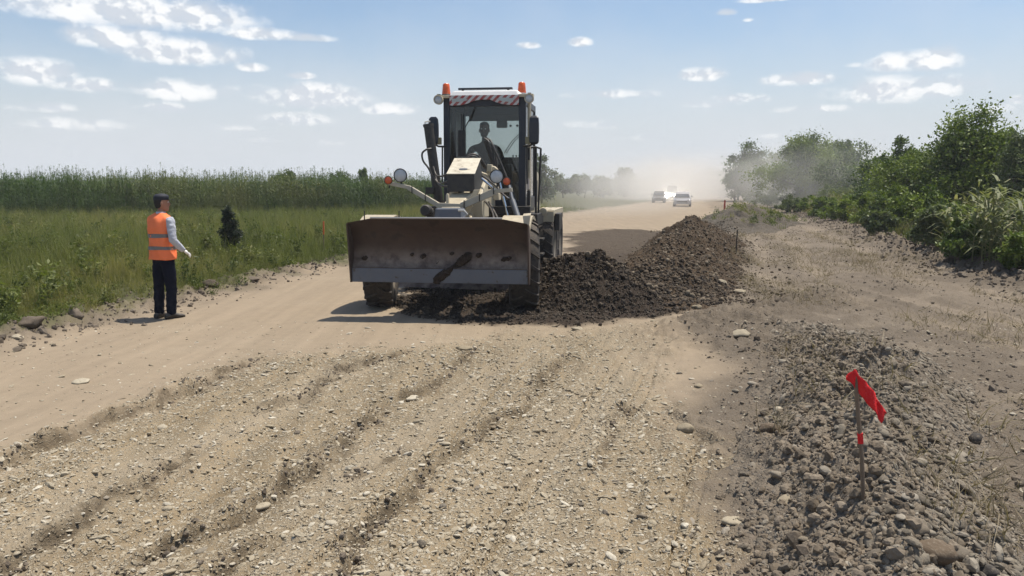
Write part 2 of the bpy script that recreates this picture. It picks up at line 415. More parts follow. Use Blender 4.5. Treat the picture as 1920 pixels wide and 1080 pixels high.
C_CLAY = (.275, .216, .150); C_GRAVEL = (.222, .170, .106); C_STONE = (.40, .342, .25); C_DARK = (.040, .029, .021); C_BROWN = (.135, .108, .080); C_GRASS = (.075, .075, .035)
def soil_mat(name, mode):
    m, nt, N, L = newmat(name)
    geo = nd(nt, 'ShaderNodeNewGeometry'); pos = geo.outputs['Position']
    mp = nd(nt, 'ShaderNodeMapping'); mp.inputs['Rotation'].default_value = (0, 0, R_(15.6)); mp.inputs['Scale'].default_value = (4.2, .2, 1); L.new(pos, mp.inputs[0])
    nA = noise(nt, pos, .7, 6, .6); nB = noise(nt, pos, 6, 6, .65); nC = noise(nt, pos, 45, 4, .6); streak = noise(nt, mp.outputs[0], 1.0, 5, .6)
    vo = nd(nt, 'ShaderNodeTexVoronoi'); vo.inputs['Scale'].default_value = 34; L.new(pos, vo.inputs['Vector'])
    vo2 = nd(nt, 'ShaderNodeTexVoronoi'); vo2.inputs['Scale'].default_value = 85; L.new(pos, vo2.inputs['Vector'])
    sc = nd(nt, 'ShaderNodeSeparateColor'); L.new(vo.outputs['Color'], sc.inputs[0])
    sc2 = nd(nt, 'ShaderNodeSeparateColor'); L.new(vo2.outputs['Color'], sc2.inputs[0])
    def tone(c, lo, hi, f): return mixc(nt, f, tuple(k * lo for k in c), tuple(k * hi for k in c))
    stone1 = mathn(nt, 'MULTIPLY', ramp(nt, vo.outputs['Distance'], .52, .30), ramp(nt, sc.outputs[0], .35, .5))
    stone2 = mathn(nt, 'MULTIPLY', ramp(nt, vo2.outputs['Distance'], .55, .35), ramp(nt, sc2.outputs[0], .3, .45))
    clay = tone(C_CLAY, .55, 1.32, mathn(nt, 'ADD', mathn(nt, 'MULTIPLY', streak, .65), mathn(nt, 'MULTIPLY', nB, .35)))
    clay = mixc(nt, mathn(nt, 'MULTIPLY', stone2, mathn(nt, 'MULTIPLY', ramp(nt, nA, .5, .7), .5)), clay, C_STONE)
    grav = tone(C_GRAVEL, .45, 1.45, mathn(nt, 'ADD', mathn(nt, 'MULTIPLY', nB, .5), mathn(nt, 'MULTIPLY', ramp(nt, streak, .3, .7), .5)))
    grav = mixc(nt, mathn(nt, 'MULTIPLY', stone2, .75), grav, tone(C_STONE, .6, 1.12, sc2.outputs[1]))
    grav = mixc(nt, mathn(nt, 'MULTIPLY', stone1, .85), grav, tone(C_STONE, .6, 1.15, sc.outputs[1]))
    grav = mixc(nt, ramp(nt, nA, .52, .72), grav, mixc(nt, .3, grav, C_CLAY))
    dark = tone(C_DARK, .5, 1.5, nB)
    dark = mixc(nt, mathn(nt, 'MULTIPLY', stone2, .25), dark, (.14, .115, .09))
    brown = tone(C_BROWN, .5, 1.3, mathn(nt, 'ADD', mathn(nt, 'MULTIPLY', nB, .6), mathn(nt, 'MULTIPLY', streak, .4)))
    brown = mixc(nt, ramp(nt, nA, .5, .68), brown, tone((.20, .162, .12), .7, 1.2, nB))
    brown = mixc(nt, mathn(nt, 'MULTIPLY', stone2, .3), brown, (.25, .22, .18))
    if mode == 'ground':
        at = nd(nt, 'ShaderNodeAttribute'); at.attribute_name = 'zone'
        sp = nd(nt, 'ShaderNodeSeparateColor'); L.new(at.outputs['Color'], sp.inputs[0])
        dp = nd(nt, 'ShaderNodeAttribute'); dp.attribute_name = 'damp_shade'
        pa = nd(nt, 'ShaderNodeAttribute'); pa.attribute_name = 'packed'
        brown = mixc(nt, mathn(nt, 'MULTIPLY', pa.outputs['Fac'], .85), brown, tone((.235, .19, .14), .65, 1.3, streak))
        col = mixc(nt, sp.outputs[2], clay, brown)
        grav = mixc(nt, mathn(nt, 'MULTIPLY', pa.outputs['Fac'], .6), grav, tone((.32, .262, .185), .8, 1.15, nB))
        col = mixc(nt, sp.outputs[0], col, grav)
        col = mixc(nt, sp.outputs[1], col, dark)
        damp_shade = mathn(nt, 'MULTIPLY', dp.outputs['Fac'], ramp(nt, nB, .3, .6))
        col = mixc(nt, mathn(nt, 'MULTIPLY', damp_shade, .85), col, (.075, .056, .036))
        col = mixc(nt, at.outputs['Alpha'], col, tone(C_GRASS, .6, 1.4, nB))
        rough_w = mathn(nt, 'ADD', mathn(nt, 'MULTIPLY', sp.outputs[0], .9), mathn(nt, 'ADD', mathn(nt, 'MULTIPLY', sp.outputs[2], .6), mathn(nt, 'ADD', sp.outputs[1], .15)), True)
    else:
        a, b = {'dark': ((.040, .029, .021), .10), 'windrow': ((.068, .046, .028), .14), 'berm': ((.165, .134, .10), .4), 'mound': ((.105, .088, .068), .3)}[mode]
        col = tone(a, .5, 1.45, nB)
        col = mixc(nt, ramp(nt, nA, .5, .7), col, tone(a, .9, 1.7, nC))
        col = mixc(nt, mathn(nt, 'MULTIPLY', stone2, b * .7), col, tone((.25, .225, .19), .5, 1.2, sc2.outputs[1]))
        col = mixc(nt, mathn(nt, 'MULTIPLY', stone1, b), col, tone((.25, .225, .19), .5, 1.2, sc.outputs[1]))
        rough_w = 1.0
    b = nd(nt, 'ShaderNodeBsdfPrincipled'); L.new(col, b.inputs['Base Color']); b.inputs['Roughness'].default_value = .95; b.inputs['Specular IOR Level'].default_value = .12
    ht = mathn(nt, 'ADD', mathn(nt, 'MULTIPLY', nC, .5), mathn(nt, 'ADD', mathn(nt, 'MULTIPLY', stone1, .55), mathn(nt, 'MULTIPLY', stone2, .35)))
    bp = nd(nt, 'ShaderNodeBump'); bp.inputs['Distance'].default_value = .022
    L.new(ht, bp.inputs['Height'])
    if isinstance(rough_w, float): bp.inputs['Strength'].default_value = .8
    else: L.new(mathn(nt, 'MULTIPLY', rough_w, .8), bp.inputs['Strength'])
    L.new(bp.outputs[0], b.inputs['Normal'])
    o = nd(nt, 'ShaderNodeOutputMaterial'); L.new(b.outputs[0], o.inputs[0])
    return m
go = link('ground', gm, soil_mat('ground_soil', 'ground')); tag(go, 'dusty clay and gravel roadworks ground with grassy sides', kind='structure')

# ------------------------------------------------------------------ piles of soil
def pile(name, key, mode, x0, x1, y0, y1, st, label, cat):
    xs = np.arange(x0, x1, st); ys = np.arange(y0, y1, st)
    Y, X = np.meshgrid(ys, xs, indexing='ij')
    p = pile_h(X, Y, *PILES[key]) - .02
    Z = ground_h(X.ravel(), Y.ravel()).reshape(X.shape) + p
    ok = p > -.09
    i = np.arange(len(ys) - 1)[:, None] * len(xs) + np.arange(len(xs) - 1)[None, :]
    F = np.stack([i, i + 1, i + len(xs) + 1, i + len(xs)], -1).reshape(-1, 4)
    keep = ok.ravel()[F].all(1); F = F[keep]
    used = np.unique(F); mp = np.full(X.size, -1); mp[used] = np.arange(len(used))
    me = np_mesh(name, np.stack([X, Y, Z], -1).reshape(-1, 3)[used], mp[F]); smooth(me)
    return tag(link(name, me, soil_mat(name + '_soil', mode)), label, cat)
pile('dirt_heap', 'heap', 'dark', -1.0, 3.4, 10.6, 14.4, .022, 'heap of dark moist soil pushed up beside the front wheel of the grader', 'dirt heap')
pile('dirt_windrow', 'windrow', 'windrow', 0, 11.2, 11, 39, .045, 'long brown ridge of loose earth and stones running along the road behind the dark heap', 'dirt ridge')
pile('gravel_berm', 'berm', 'berm', 0, 5.2, .8, 10.4, .017, 'stony grey earth berm with the big red flag stake standing in it', 'gravel berm')
pile('earth_mound', 'mound', 'mound', 6, 19, 31, 54, .09, 'low dusty earth mound with weeds and a small red flag, beyond the long ridge', 'earth mound')
# ------------------------------------------------------------------ stones, clods and gravel
def stone_mesh(name, seed, sub=2, flat=.62, rough=.16, angular=0.0):
    bm = bmesh.new(); bmesh.ops.create_icosphere(bm, subdivisions=sub, radius=.5)
    r = random.Random(seed); dirs = [Vector((r.gauss(0, 1), r.gauss(0, 1), r.gauss(0, 1))).normalized() for _ in range(9)]
    cut = [r.uniform(.30, .46) for _ in dirs]
    for v in bm.verts:
        n = v.co.normalized(); k = .5
        for d, c in zip(dirs, cut):
            t = n.dot(d)
            if t > .05: k = min(k, (c if angular else c + .05) / t) if angular or t > .6 else k
        k *= 1 + rough * (math.sin(n.x * 5 + seed) * math.cos(n.y * 6 + seed * 2) * .5 + r.uniform(-.4, .4) * rough)
        v.co = n * k; v.co.z *= flat; v.co.y *= .78
    me = bpy.data.meshes.new(name); bm.to_mesh(me); bm.free()
    if not angular: smooth(me)
    return me
def stone_mat(name, cols, scale=3, speck=.18):
    m, nt, N, L = newmat(name)
    oi = nd(nt, 'ShaderNodeObjectInfo'); tc = nd(nt, 'ShaderNodeTexCoord'); geo = nd(nt, 'ShaderNodeNewGeometry')
    r = nd(nt, 'ShaderNodeValToRGB'); L.new(oi.outputs['Random'], r.inputs[0])
    e = r.color_ramp.elements; e[0].color = c4(cols[0]); e[1].color = c4(cols[-1])
    for i, c in enumerate(cols[1:-1]):
        q = e.new((i + 1) / (len(cols) - 1)); q.color = c4(c)
    n1 = noise(nt, tc.outputs['Object'], scale, 5, .6); n2 = noise(nt, geo.outputs['Position'], 60, 4, .65)
    col = mixc(nt, n1, mixc(nt, 1.0, r.outputs[0], (1 - speck * 1.6,) * 3, 'MULTIPLY'), mixc(nt, 1.0, r.outputs[0], (1 + speck,) * 3, 'MULTIPLY'))
    col = mixc(nt, mathn(nt, 'MULTIPLY', ramp(nt, n2, .5, .68), .55), col, (.22, .18, .13))
    b = nd(nt, 'ShaderNodeBsdfPrincipled'); L.new(col, b.inputs['Base Color']); b.inputs['Roughness'].default_value = .85; b.inputs['Specular IOR Level'].default_value = .2
    bp = nd(nt, 'ShaderNodeBump'); bp.inputs['Strength'].default_value = .5; bp.inputs['Distance'].default_value = .01; L.new(n2, bp.inputs['Height']); L.new(bp.outputs[0], b.inputs['Normal'])
    o = nd(nt, 'ShaderNodeOutputMaterial'); L.new(b.outputs[0], o.inputs[0]); return m
MS_PALE = stone_mat('pale_river_stone', [(.24, .193, .13), (.33, .275, .19), (.42, .365, .27), (.28, .228, .152), (.52, .47, .375), (.30, .25, .172)])
MS_GREY = stone_mat('grey_river_stone', [(.10, .083, .062), (.22, .188, .142), (.145, .114, .08), (.31, .27, .212), (.18, .153, .118), (.12, .096, .07)])
MS_CLOD = stone_mat('dark_soil_clod', [(.026, .019, .014), (.042, .031, .022), (.06, .046, .033), (.034, .025, .018)])
MS_BCLOD = stone_mat('brown_soil_clod', [(.085, .066, .048), (.13, .103, .077), (.185, .15, .113), (.105, .083, .062)])
MS_MIX = stone_mat('windrow_stone', [(.042, .028, .017), (.064, .044, .027), (.095, .069, .045), (.05, .034, .021), (.20, .16, .112), (.055, .038, .024)])
def eul(n, tilt=.35): return np.stack([rs.normal(0, tilt, n), rs.normal(0, tilt, n), rs.uniform(0, 6.283, n)], -1)
def sizes(n, lo, hi, p=2.6): return lo + (hi - lo) * rs.rand(n) ** p
def slope_rot(x, y, n, tilt):
    e = .04
    gx = (surf(x + e, y) - surf(x - e, y)) / (2 * e); gy = (surf(x, y + e) - surf(x, y - e)) / (2 * e)
    # lay the stone roughly on the slope: small-angle tilt about world axes before the spin is good enough
    yaw = rs.uniform(0, 6.283, n); ax = np.arctan(gy) ; ay = -np.arctan(gx)
    c, s = np.cos(yaw), np.sin(yaw)
    return np.stack([ax * c + ay * s + rs.normal(0, tilt, n), -ax * s + ay * c + rs.normal(0, tilt, n), yaw], -1)
pp = [proto('pebble', stone_mesh('pebble', 10 + i, 2, [.42, .55, .5, .62, .38][i], .2, float(i % 2)), MS_PALE) for i in range(5)]
# gravel bedded in the scraped road
n = 190000
y = 2.4 + 8.6 * rs.rand(n) ** 1.5; x = rs.uniform(-1, 1, n) * (y * .75 + .6)
gz = zones(x, y)
patch = sstep(-.35, .3, fbm(x * 1.2, y * .7, 3, 201))
keep = rs.rand(n) < np.clip(gz[0] * (.35 + .65 * patch) + .05 * (1 - gz[3]) * (1 - gz[1]), 0, 1)
x, y = x[keep], y[keep]; n = len(x)
s = np.exp(rs.normal(math.log(.0125), .55, n)) * np.interp(y, [3, 9], [.95, 1.25]); s = np.clip(s, .005, .06)
z = ground_h(x, y) + s * rs.uniform(-.14, .14, n)
scatter('gravel', pp, np.stack([x, y, z], -1), eul(n, .22), np.stack([s * rs.uniform(.9, 1.9, n), s, s * rs.uniform(.6, 1.1, n)], -1), label='pale gravel bedded in the scraped clay road')
# stones all over the berm and at its feet
pg = [proto('berm_pebble', stone_mesh('berm_pebble', 30 + i, 2, [.5, .62, .55, .7, .45, .6][i], .2, float(i % 2)), MS_GREY) for i in range(6)]
n = 46000
y = 2.0 + 8.2 * rs.rand(n) ** 1.25; cx = np.interp(y, [p[1] for p in BERM], [p[0] for p in BERM]); x = cx + rs.normal(0.18, .55, n)
h = pile_h(x, y, *PILES['berm'])
keep = rs.rand(n) < np.where(h > .02, np.where(x > cx - .1, .9, .45), .22) * (.35 + .65 * sstep(-.3, .25, fbm(x * 1.8, y * 1.8, 3, 205))); x, y = x[keep], y[keep]; n = len(x)
s = np.clip(np.exp(rs.normal(math.log(.0195), .55, n)), .007, .085)
z = surf(x, y) + s * rs.uniform(-.12, .12, n)
scatter('berm_gravel', pg, np.stack([x, y, z], -1), slope_rot(x, y, n, .3), np.stack([s * rs.uniform(.9, 1.7, n), s, s * rs.uniform(.7, 1.1, n)], -1), label='loose grey pebbles covering the stony berm')
MS_BERM = stone_mat('grey_brown_clod', [(.125, .097, .068), (.175, .138, .098), (.225, .182, .135), (.145, .114, .08)])
n = 9000; y = 1.8 + 7.5 * rs.rand(n) ** 1.2; x = np.interp(y, [p[1] for p in BERM], [p[0] for p in BERM]) + rs.normal(-.26, .26, n); s = np.clip(np.exp(rs.normal(math.log(.024), .55, n)), .009, .09)
scatter('berm_clods', [proto('berm_clod', stone_mesh('berm_clod', 130 + i, 2, .8, .3, 1.0), MS_BERM) for i in range(5)], np.stack([x, y, surf(x, y) + s * rs.uniform(-.15, .15, n)], -1), eul(n, .7), s, label='dark crumbling clods on the left slope of the stony berm')
# clods of the dark heap and of the soil spread round the grader
pc_ = [proto('clod', stone_mesh('clod', 50 + i, 2, .8, .3, 1.0), MS_CLOD) for i in range(6)]
n = 36000
x = rs.uniform(-2.4, 4.2, n); y = rs.uniform(10.3, 15, n)
gz = zones(x, y); h = pile_h(x, y, *PILES['heap'])
keep = rs.rand(n) < np.clip(gz[1] * .38 + sstep(0, .1, h) * .6, 0, 1); x, y = x[keep], y[keep]; n = len(x)
s = np.clip(np.exp(rs.normal(math.log(.032), .55, n)), .012, .13)
z = surf(x, y) + s * rs.uniform(-.1, .2, n)
scatter('dark_clods', pc_, np.stack([x, y, z], -1), eul(n, .8), s, label='crumbly dark soil clods round the grader')
# windrow: clods and pale stones
pw = [proto('windrow_stone', stone_mesh('windrow_stone', 70 + i, 1, .7, .25, 1.0 if i < 3 else 0), MS_MIX) for i in range(6)]
n = 30000
t = rs.rand(n); y = 12.2 + 24 * t ** 1.5; cx = np.interp(y, [p[1] for p in WINDROW], [p[0] for p in WINDROW]); x = cx + rs.normal(.25, .95, n)
h = pile_h(x, y, *PILES['windrow'])
keep = rs.rand(n) < np.where(h > .0, .9, .3); x, y = x[keep], y[keep]; n = len(x)
s = np.clip(np.exp(rs.normal(math.log(.04), .5, n)), .018, .17)
z = surf(x, y) + s * rs.uniform(-.1, .2, n)
scatter('windrow_rubble', pw, np.stack([x, y, z], -1), eul(n, .6), s, label='clods and pale stones lying over the long earth ridge')
# clods along both road edges and scattered over the brown strip
pb = [proto('brown_clod', stone_mesh('brown_clod', 90 + i, 1, .7, .28, 1.0), MS_BCLOD) for i in range(5)]
n1 = 5200; y1 = 7 + 33 * rs.rand(n1) ** 1.8; x1 = L_(y1) + rs.normal(-.2, .42, n1)
n2 = 7000; y2 = 12 + 50 * rs.rand(n2) ** 1.6; x2 = R__(y2) + rs.normal(-.1, .55, n2)
n3 = 24000; y3 = 3 + 45 * rs.rand(n3) ** 1.7; x3 = np.where(rs.rand(n3) < 1, B_(y3) + rs.rand(n3) * (R__(y3) - B_(y3)), 0)
q3 = x3 - R__(y3) + .3 * vnoise(y3 * .3, y3 * 0, 77); on_track = sum(np.exp(-((q3 - o) / .42) ** 2) for o in (-1.6, -3.4, -4.6))
k3 = (fbm(x3 * .9, y3 * .5, 3, 211) > -.12) & (rs.rand(n3) > on_track * .95)
x3, y3 = x3[k3], y3[k3]; n3 = len(x3)
x = np.concatenate([x1, x2, x3]); y = np.concatenate([y1, y2, y3]); n = len(x)
s = np.concatenate([np.clip(np.exp(rs.normal(math.log(.04), .55, n1)), .012, .13), np.clip(np.exp(rs.normal(math.log(.06), .6, n2)), .02, .22), np.clip(np.exp(rs.normal(math.log(.022), .6, n3)), .008, .12)])
z = surf(x, y) + s * rs.uniform(-.15, .15, n)
scatter('soil_clods', pb, np.stack([x, y, z], -1), eul(n, .6), s, label='dry brown soil clods strewn along the road edges')

P_ = []
for pts, a in LEDGE:
    for i in range(len(pts) - 1):
        ln = math.dist(pts[i], pts[i + 1])
        for k in range(int(ln * 85)):
            t = random.random(); q = random.gauss(.015, .035); dx, dy = (pts[i + 1][0] - pts[i][0]) / ln, (pts[i + 1][1] - pts[i][1]) / ln
            P_.append((pts[i][0] + dx * ln * t + dy * q, pts[i][1] + dy * ln * t - dx * q))
P_ = np.array(P_); k = fbm(P_[:, 0] * 3, P_[:, 1] * 3, 2, 221) > -.12; P_ = P_[k]; n = len(P_); s = np.clip(np.exp(rs.normal(math.log(.016), .5, n)), .006, .055)
scatter('ledge_clods', [proto('ledge_clod', stone_mesh('ledge_clod', 96 + i, 2, .75, .28, 1.0), MS_BCLOD) for i in range(4)], np.stack([P_[:, 0], P_[:, 1], surf(P_[:, 0], P_[:, 1]) + s * .12], -1), eul(n, .7), s, label='brown clods torn up along the rut edges')
# ---- single stones one can point at
def stone(u, v, w, h, seed, label, m, group='stones on the roadworks', angular=0.0, rz=0.0, name='stone'):
    x, y, z = spot(u, v)
    k = math.hypot(x, y) / FPX * 1.02; e = w * k * .4
    z = float(np.min(surf(np.array([x, x - e, x + e, x, x]), np.array([y, y, y, y - e, y + e])))) + h * k * .22
    me = stone_mesh(name, seed, 3, .62, .2, 1.0 if seed % 3 else angular); smooth(me)
    o = link(name, me, m, loc=(x, y, z + h * k * (.02 + .1 * angular)), rot=(random.uniform(-.15, .15), random.uniform(-.15, .15), rz))
    d = w * k; o.scale = (d * 1.08, d * 1.0, h * k / .62 * .95)
    return tag(o, label, 'stone', group)
MS_BRN = stone_mat('brown_stone', [(.095, .068, .045), (.14, .102, .068), (.115, .085, .058)]); MS_DK = stone_mat('dark_stone', [(.06, .052, .044), (.085, .075, .064)])
ST = [
 (1285, 806, 30, 22, 'pale upright stone in the gravel just before the berm', MS_PALE, 0),
 (872, 656, 46, 15, 'long flat pale stone in the road in front of the grader', MS_PALE, 0),
 (768, 738, 42, 15, 'flat pale stone at the end of a rut in the gravel', MS_PALE, 0),
 (488, 952, 34, 16, 'pale stone beside a dark rut edge in the gravel road', MS_PALE, 0),
 (814, 958, 44, 16, 'low pale stone half bedded in the middle of the gravel road', MS_PALE, 0),
 (1441, 812, 38, 26, 'brown blocky stone on the near slope of the berm', MS_BRN, 1),
 (1450, 868, 20, 28, 'small grey stone standing on edge on the berm slope', MS_GREY, 0),
 (1527, 856, 56, 26, 'long flat grey slab stone on the berm slope', MS_GREY, 0),
 (1460, 563, 24, 20, 'dark square block of soil sitting on the bare ground past the heap', MS_BCLOD, 1),
 (1388, 549, 22, 10, 'pale rounded stone at the foot of the earth ridge', MS_PALE, 0),
 (1388, 629, 34, 14, 'pale flat stone on the low gravel ridge', MS_PALE, 0),
 (1738, 1046, 84, 50, 'big brown boulder low on the berm, largest stone there', MS_BRN, 1),
 (1712, 988, 52, 32, 'rounded grey stone just above the big brown boulder', MS_GREY, 0),
 (1848, 1066, 42, 34, 'smooth dark egg-shaped stone at the lower right corner of the berm', MS_DK, 0),
 (1800, 1040, 58, 26, 'long narrow stone leaning beside the big brown boulder', MS_GREY, 0),
 (1829, 832, 24, 24, 'round dark stone at the far right foot of the berm', MS_DK, 0),
 (1772, 832, 76, 17, 'long thin slab stone on the right side of the berm', MS_GREY, 0),
 (1702, 922, 50, 18, 'flat tilted slab just right of the flag stake foot', MS_GREY, 0),
 (1664, 962, 34, 22, 'grey stone just below the flag stake foot', MS_GREY, 0),
 (1722, 870, 32, 18, 'grey stone halfway between stake and right foot of the berm', MS_GREY, 0),
 (1672, 664, 34, 18, 'brown stone on the top end of the berm behind the red flag', MS_BRN, 1),
 (1462, 772, 22, 20, 'small pale stone near the top of the berm slope', MS_PALE, 0),
 (1478, 935, 44, 24, 'pale stone half buried at the near foot of the berm', MS_PALE, 0),
 (1378, 978, 46, 18, 'pale broken stone in the gravel beside the berm', MS_PALE, 0),
 (57, 612, 44, 28, 'big grey clod at the grassy left road edge', MS_BCLOD, 1),
 (142, 590, 30, 20, 'brown clod on the left road edge between big clod and worker', MS_BCLOD, 1),
 (32, 634, 20, 10, 'small pale stone on the road edge below the big grey clod', MS_PALE, 0),
 (395, 538, 26, 16, 'pale clod on the road edge to the right of the worker', MS_BCLOD, 1),
 (470, 522, 30, 12, 'broad flat clod on the far left road edge before the shrub', MS_BCLOD, 1),
 (1083, 618, 24, 9, 'white flat stone at the front rim of the dark soil', MS_PALE, 0),
 (1232, 492, 14, 7, 'white stone high on the near end of the earth ridge', MS_PALE, 0),
 (1306, 579, 18, 12, 'pale stone at the bottom of the earth ridge', MS_PALE, 0),
 (1352, 531, 22, 14, 'tilted pale stone on the right flank of the earth ridge', MS_PALE, 0),
 (1310, 727, 16, 9, 'small white stone on the bare ground left of the berm', MS_PALE, 0),
 (150, 718, 30, 9, 'lone pale stone on the smooth clay road', MS_PALE, 0),
 (303, 802, 28, 13, 'pale stone on the gravel by the first ledge', MS_PALE, 0),
 (622, 985, 22, 10, 'small pale stone in a rut bottom', MS_PALE, 0),
 (1790, 846, 44, 20, 'grey rounded stone beneath the long thin slab', MS_GREY, 0),
 (1560, 700, 26, 20, 'grey stone beside the top of the flag stake', MS_GREY, 0),
 (1700, 712, 40, 16, 'flat grey stone behind the tip of the red flag', MS_GREY, 0),
]
for i, (u, v, w, h, lab, m, ang) in enumerate(ST):
    stone(u, v, w, h, 300 + i * 7, lab, m, angular=ang, rz=random.uniform(-.4, .4), name='stone' if m is not MS_BCLOD else 'soil_clod')
# larger cobbles over the berm that nothing tells apart
cob = [stone_mesh('cobble', 500 + i, 3, [.45, .62, .5, .7][i], .16, 1.0 if i in (1, 3) else 0) for i in range(4)]
k = 0
while k < 60:
    yy = 2.3 + 6.4 * random.random() ** 1.2; xx = float(np.interp(yy, [p[1] for p in BERM], [p[0] for p in BERM])) + random.gauss(.15, .5)
    if pile_h(np.array([xx]), np.array([yy]), *PILES['berm'])[0] < .04: continue
    s = random.uniform(.05, .10); zz_ = float(surf(xx, yy)[0])
    o = link('cobble', cob[k % 4], MS_GREY, loc=(xx, yy, zz_ + s * .02), rot=(random.gauss(0, .3), random.gauss(0, .3), random.uniform(0, 6.3)))
    o.scale = (s * random.uniform(1, 1.5), s, s)
    tag(o, 'fist sized river cobble lying on the stony berm among pebbles', 'stone', 'cobbles on the stony berm'); k += 1
k = 0
while k < 40:
    yy = random.uniform(3, 9.5); xx = random.uniform(-.55, .25) * yy * 1.1
    if zones(np.array([xx]), np.array([yy]))[0][0] < .6: continue
    s = random.uniform(.04, .07)
    o = link('cobble', cob[k % 3], MS_PALE, loc=(xx, yy, float(ground_h(xx, yy)[0]) + s * .02), rot=(random.gauss(0, .15), random.gauss(0, .15), random.uniform(0, 6.3)))
    o.scale = (s * random.uniform(1, 1.6), s, s * .8)
    tag(o, 'pale flattened cobble bedded in the scraped gravel road', 'stone', 'cobbles in the gravel road'); k += 1
# ------------------------------------------------------------------ plants
MG = leaf_mat('meadow_grass_blades', (.075, .092, .021), (.205, .215, .062), (.28, .24, .09), .40, .22)
MGL = leaf_mat('meadow_herb_leaves', (.055, .075, .018), (.15, .175, .042), (.20, .19, .06), .36, .35)
MRE = leaf_mat('reed_leaves', (.024, .055, .010), (.098, .150, .032), (.135, .145, .045), .33, .12)
MDRY = leaf_mat('dry_stalks', (.16, .12, .07), (.26, .21, .13), None, .2)
MPL = M('reed_plume', (.10, .075, .05), .9, var=.3)
def blades(n, h0, h1, spread, w, bend, seed, segs=3):
    r = np.random.RandomState(seed); V = []; F = []
    for i in range(n):
        a = r.uniform(0, 6.283); rad = spread * math.sqrt(r.rand()); bx, by = rad * math.cos(a), rad * math.sin(a)
        h = r.uniform(h0, h1); la = r.uniform(0, 6.283); b = bend * h * r.uniform(.3, 1.3); fa = la + math.pi / 2 + r.uniform(-.5, .5)
        ww = w * r.uniform(.7, 1.3); k0 = len(V)
        for s in range(segs + 1):
            t = s / segs; cx = bx + math.cos(la) * b * t * t; cy = by + math.sin(la) * b * t * t; cz = h * (t - .25 * min(1, bend) * t * t * t)
            q = ww * (1 - t ** 1.6) * .5 + .0006
            V.append((cx + math.cos(fa) * q, cy + math.sin(fa) * q, cz)); V.append((cx - math.cos(fa) * q, cy - math.sin(fa) * q, cz))
        for s in range(segs): F.append((k0 + 2 * s, k0 + 2 * s + 1, k0 + 2 * s + 3, k0 + 2 * s + 2))
    return V, F
def leaf_quads(P, size, r, up=.3, asp=.55, along=None):
    """many small pointed leaves: kite-shaped quads folded a little, random facing"""
    n = len(P); a = r.normal(0, 1, (n, 3)); a[:, 2] -= up
    if along is not None: a = a * .6 + along
    a /= np.linalg.norm(a, axis=1)[:, None]
    b = np.cross(a, r.normal(0, .75, (n, 3)) + np.array((0, 0, .8))); b /= np.linalg.norm(b, axis=1)[:, None]
    c = np.cross(a, b); s = (size * r.uniform(.6, 1.35, n))[:, None]; w = s * asp
    V = np.stack([P, P + a * s * .5 + b * w * .5 + c * s * .08, P + a * s, P + a * s * .5 - b * w * .5 + c * s * .08], 1).reshape(-1, 3)
    F = np.arange(n * 4).reshape(n, 4)
    return V, F
gp = []
for i in range(4):
    V, F = blades(16, .12, .42, .12, .011, .5, 600 + i); gp.append(proto('grass_tuft', np_mesh('grass_tuft', V, F), MG))
for i in range(2):   # tall seeding grass
    V, F = blades(9, .4, .8, .12, .008, .35, 620 + i, 4); gp.append(proto('tall_grass_tuft', np_mesh('tall_grass_tuft', V, F), MG))
hp = []
for i in range(3):
    r = np.random.RandomState(640 + i); P = np.stack([r.normal(0, .1, 90), r.normal(0, .1, 90), np.abs(r.normal(.10, .1, 90))], -1)
    V, F = leaf_quads(P, .055, r, -.2, .75); hp.append(proto('herb', np_mesh('herb', V, F), MGL))
def meadow(n, y0, y1, p, side):
    y = y0 + (y1 - y0) * rs.rand(n) ** p
    if side < 0:
        x0 = -(y * .78 + 3.0); x1 = L_(y) + .25; x = x1 - (x1 - x0) * rs.rand(n)
    else:
        x0 = R__(y) + .2; x1 = y * .78 + 5.0; x = x0 + (x1 - x0) * rs.rand(n)
    k = rs.rand(n) < zones(x, y)[3] * np.clip(.75 + 1.1 * fbm(x * .9, y * .9, 3, 299), .15, 1)
    return x[k], y[k]
x, y = meadow(68000, 6, 68, 1.75, -1); n = len(x)
sc_ = rs.uniform(.7, 1.25, n) * np.interp(y, [8, 20, 40, 65], [.75, .95, 1.15, 1.4]) * np.interp(L_(y) - x, [0, 1.2, 4], [.35, .6, .9]) * (1 + .45 * fbm(x * .4, y * .4, 3, 301))
scatter('meadow_grass', gp, np.stack([x, y, ground_h(x, y) - .02], -1), eul(n, .1), sc_, label='rough green meadow grass beside the road')
x, y = meadow(5500, 6, 50, 1.8, -1); k = fbm(x * .5, y * .4, 3, 305) + np.interp(L_(y) - x, [0, 2.5, 5], [.45, .1, -.1]) > 0; x, y = x[k], y[k]; n = len(x)
scatter('meadow_herbs', hp, np.stack([x, y, ground_h(x, y) - .01], -1), eul(n, .1), rs.uniform(.3, .8, n) * np.interp(y, [10, 50], [.85, 1.5]), label='low leafy herbs and clover along the road verge')
x, y = meadow(20000, 12, 75, 1.6, 1); n = len(x)
MVG = leaf_mat('verge_grass_blades', (.075, .09, .025), (.24, .225, .085), (.32, .26, .14), .4, .35)
gv = []
for i in range(4):
    V, F = blades(18, .25, .85, .16, .012, .55, 630 + i, 4); gv.append(proto('verge_tuft', np_mesh('verge_tuft', V, F), MVG))
scatter('verge_grass', gv, np.stack([x, y, ground_h(x, y) - .02], -1), eul(n, .12), rs.uniform(.6, 1.2, n) * np.interp(x - R__(y), [0, 1.5, 4], [.5, 1.0, 1.5]) * np.interp(y, [15, 60], [1, 1.5]), label='tall rough grass on the cleared right hand verge')
x, y = meadow(7000, 12, 75, 1.4, 1); n = len(x)
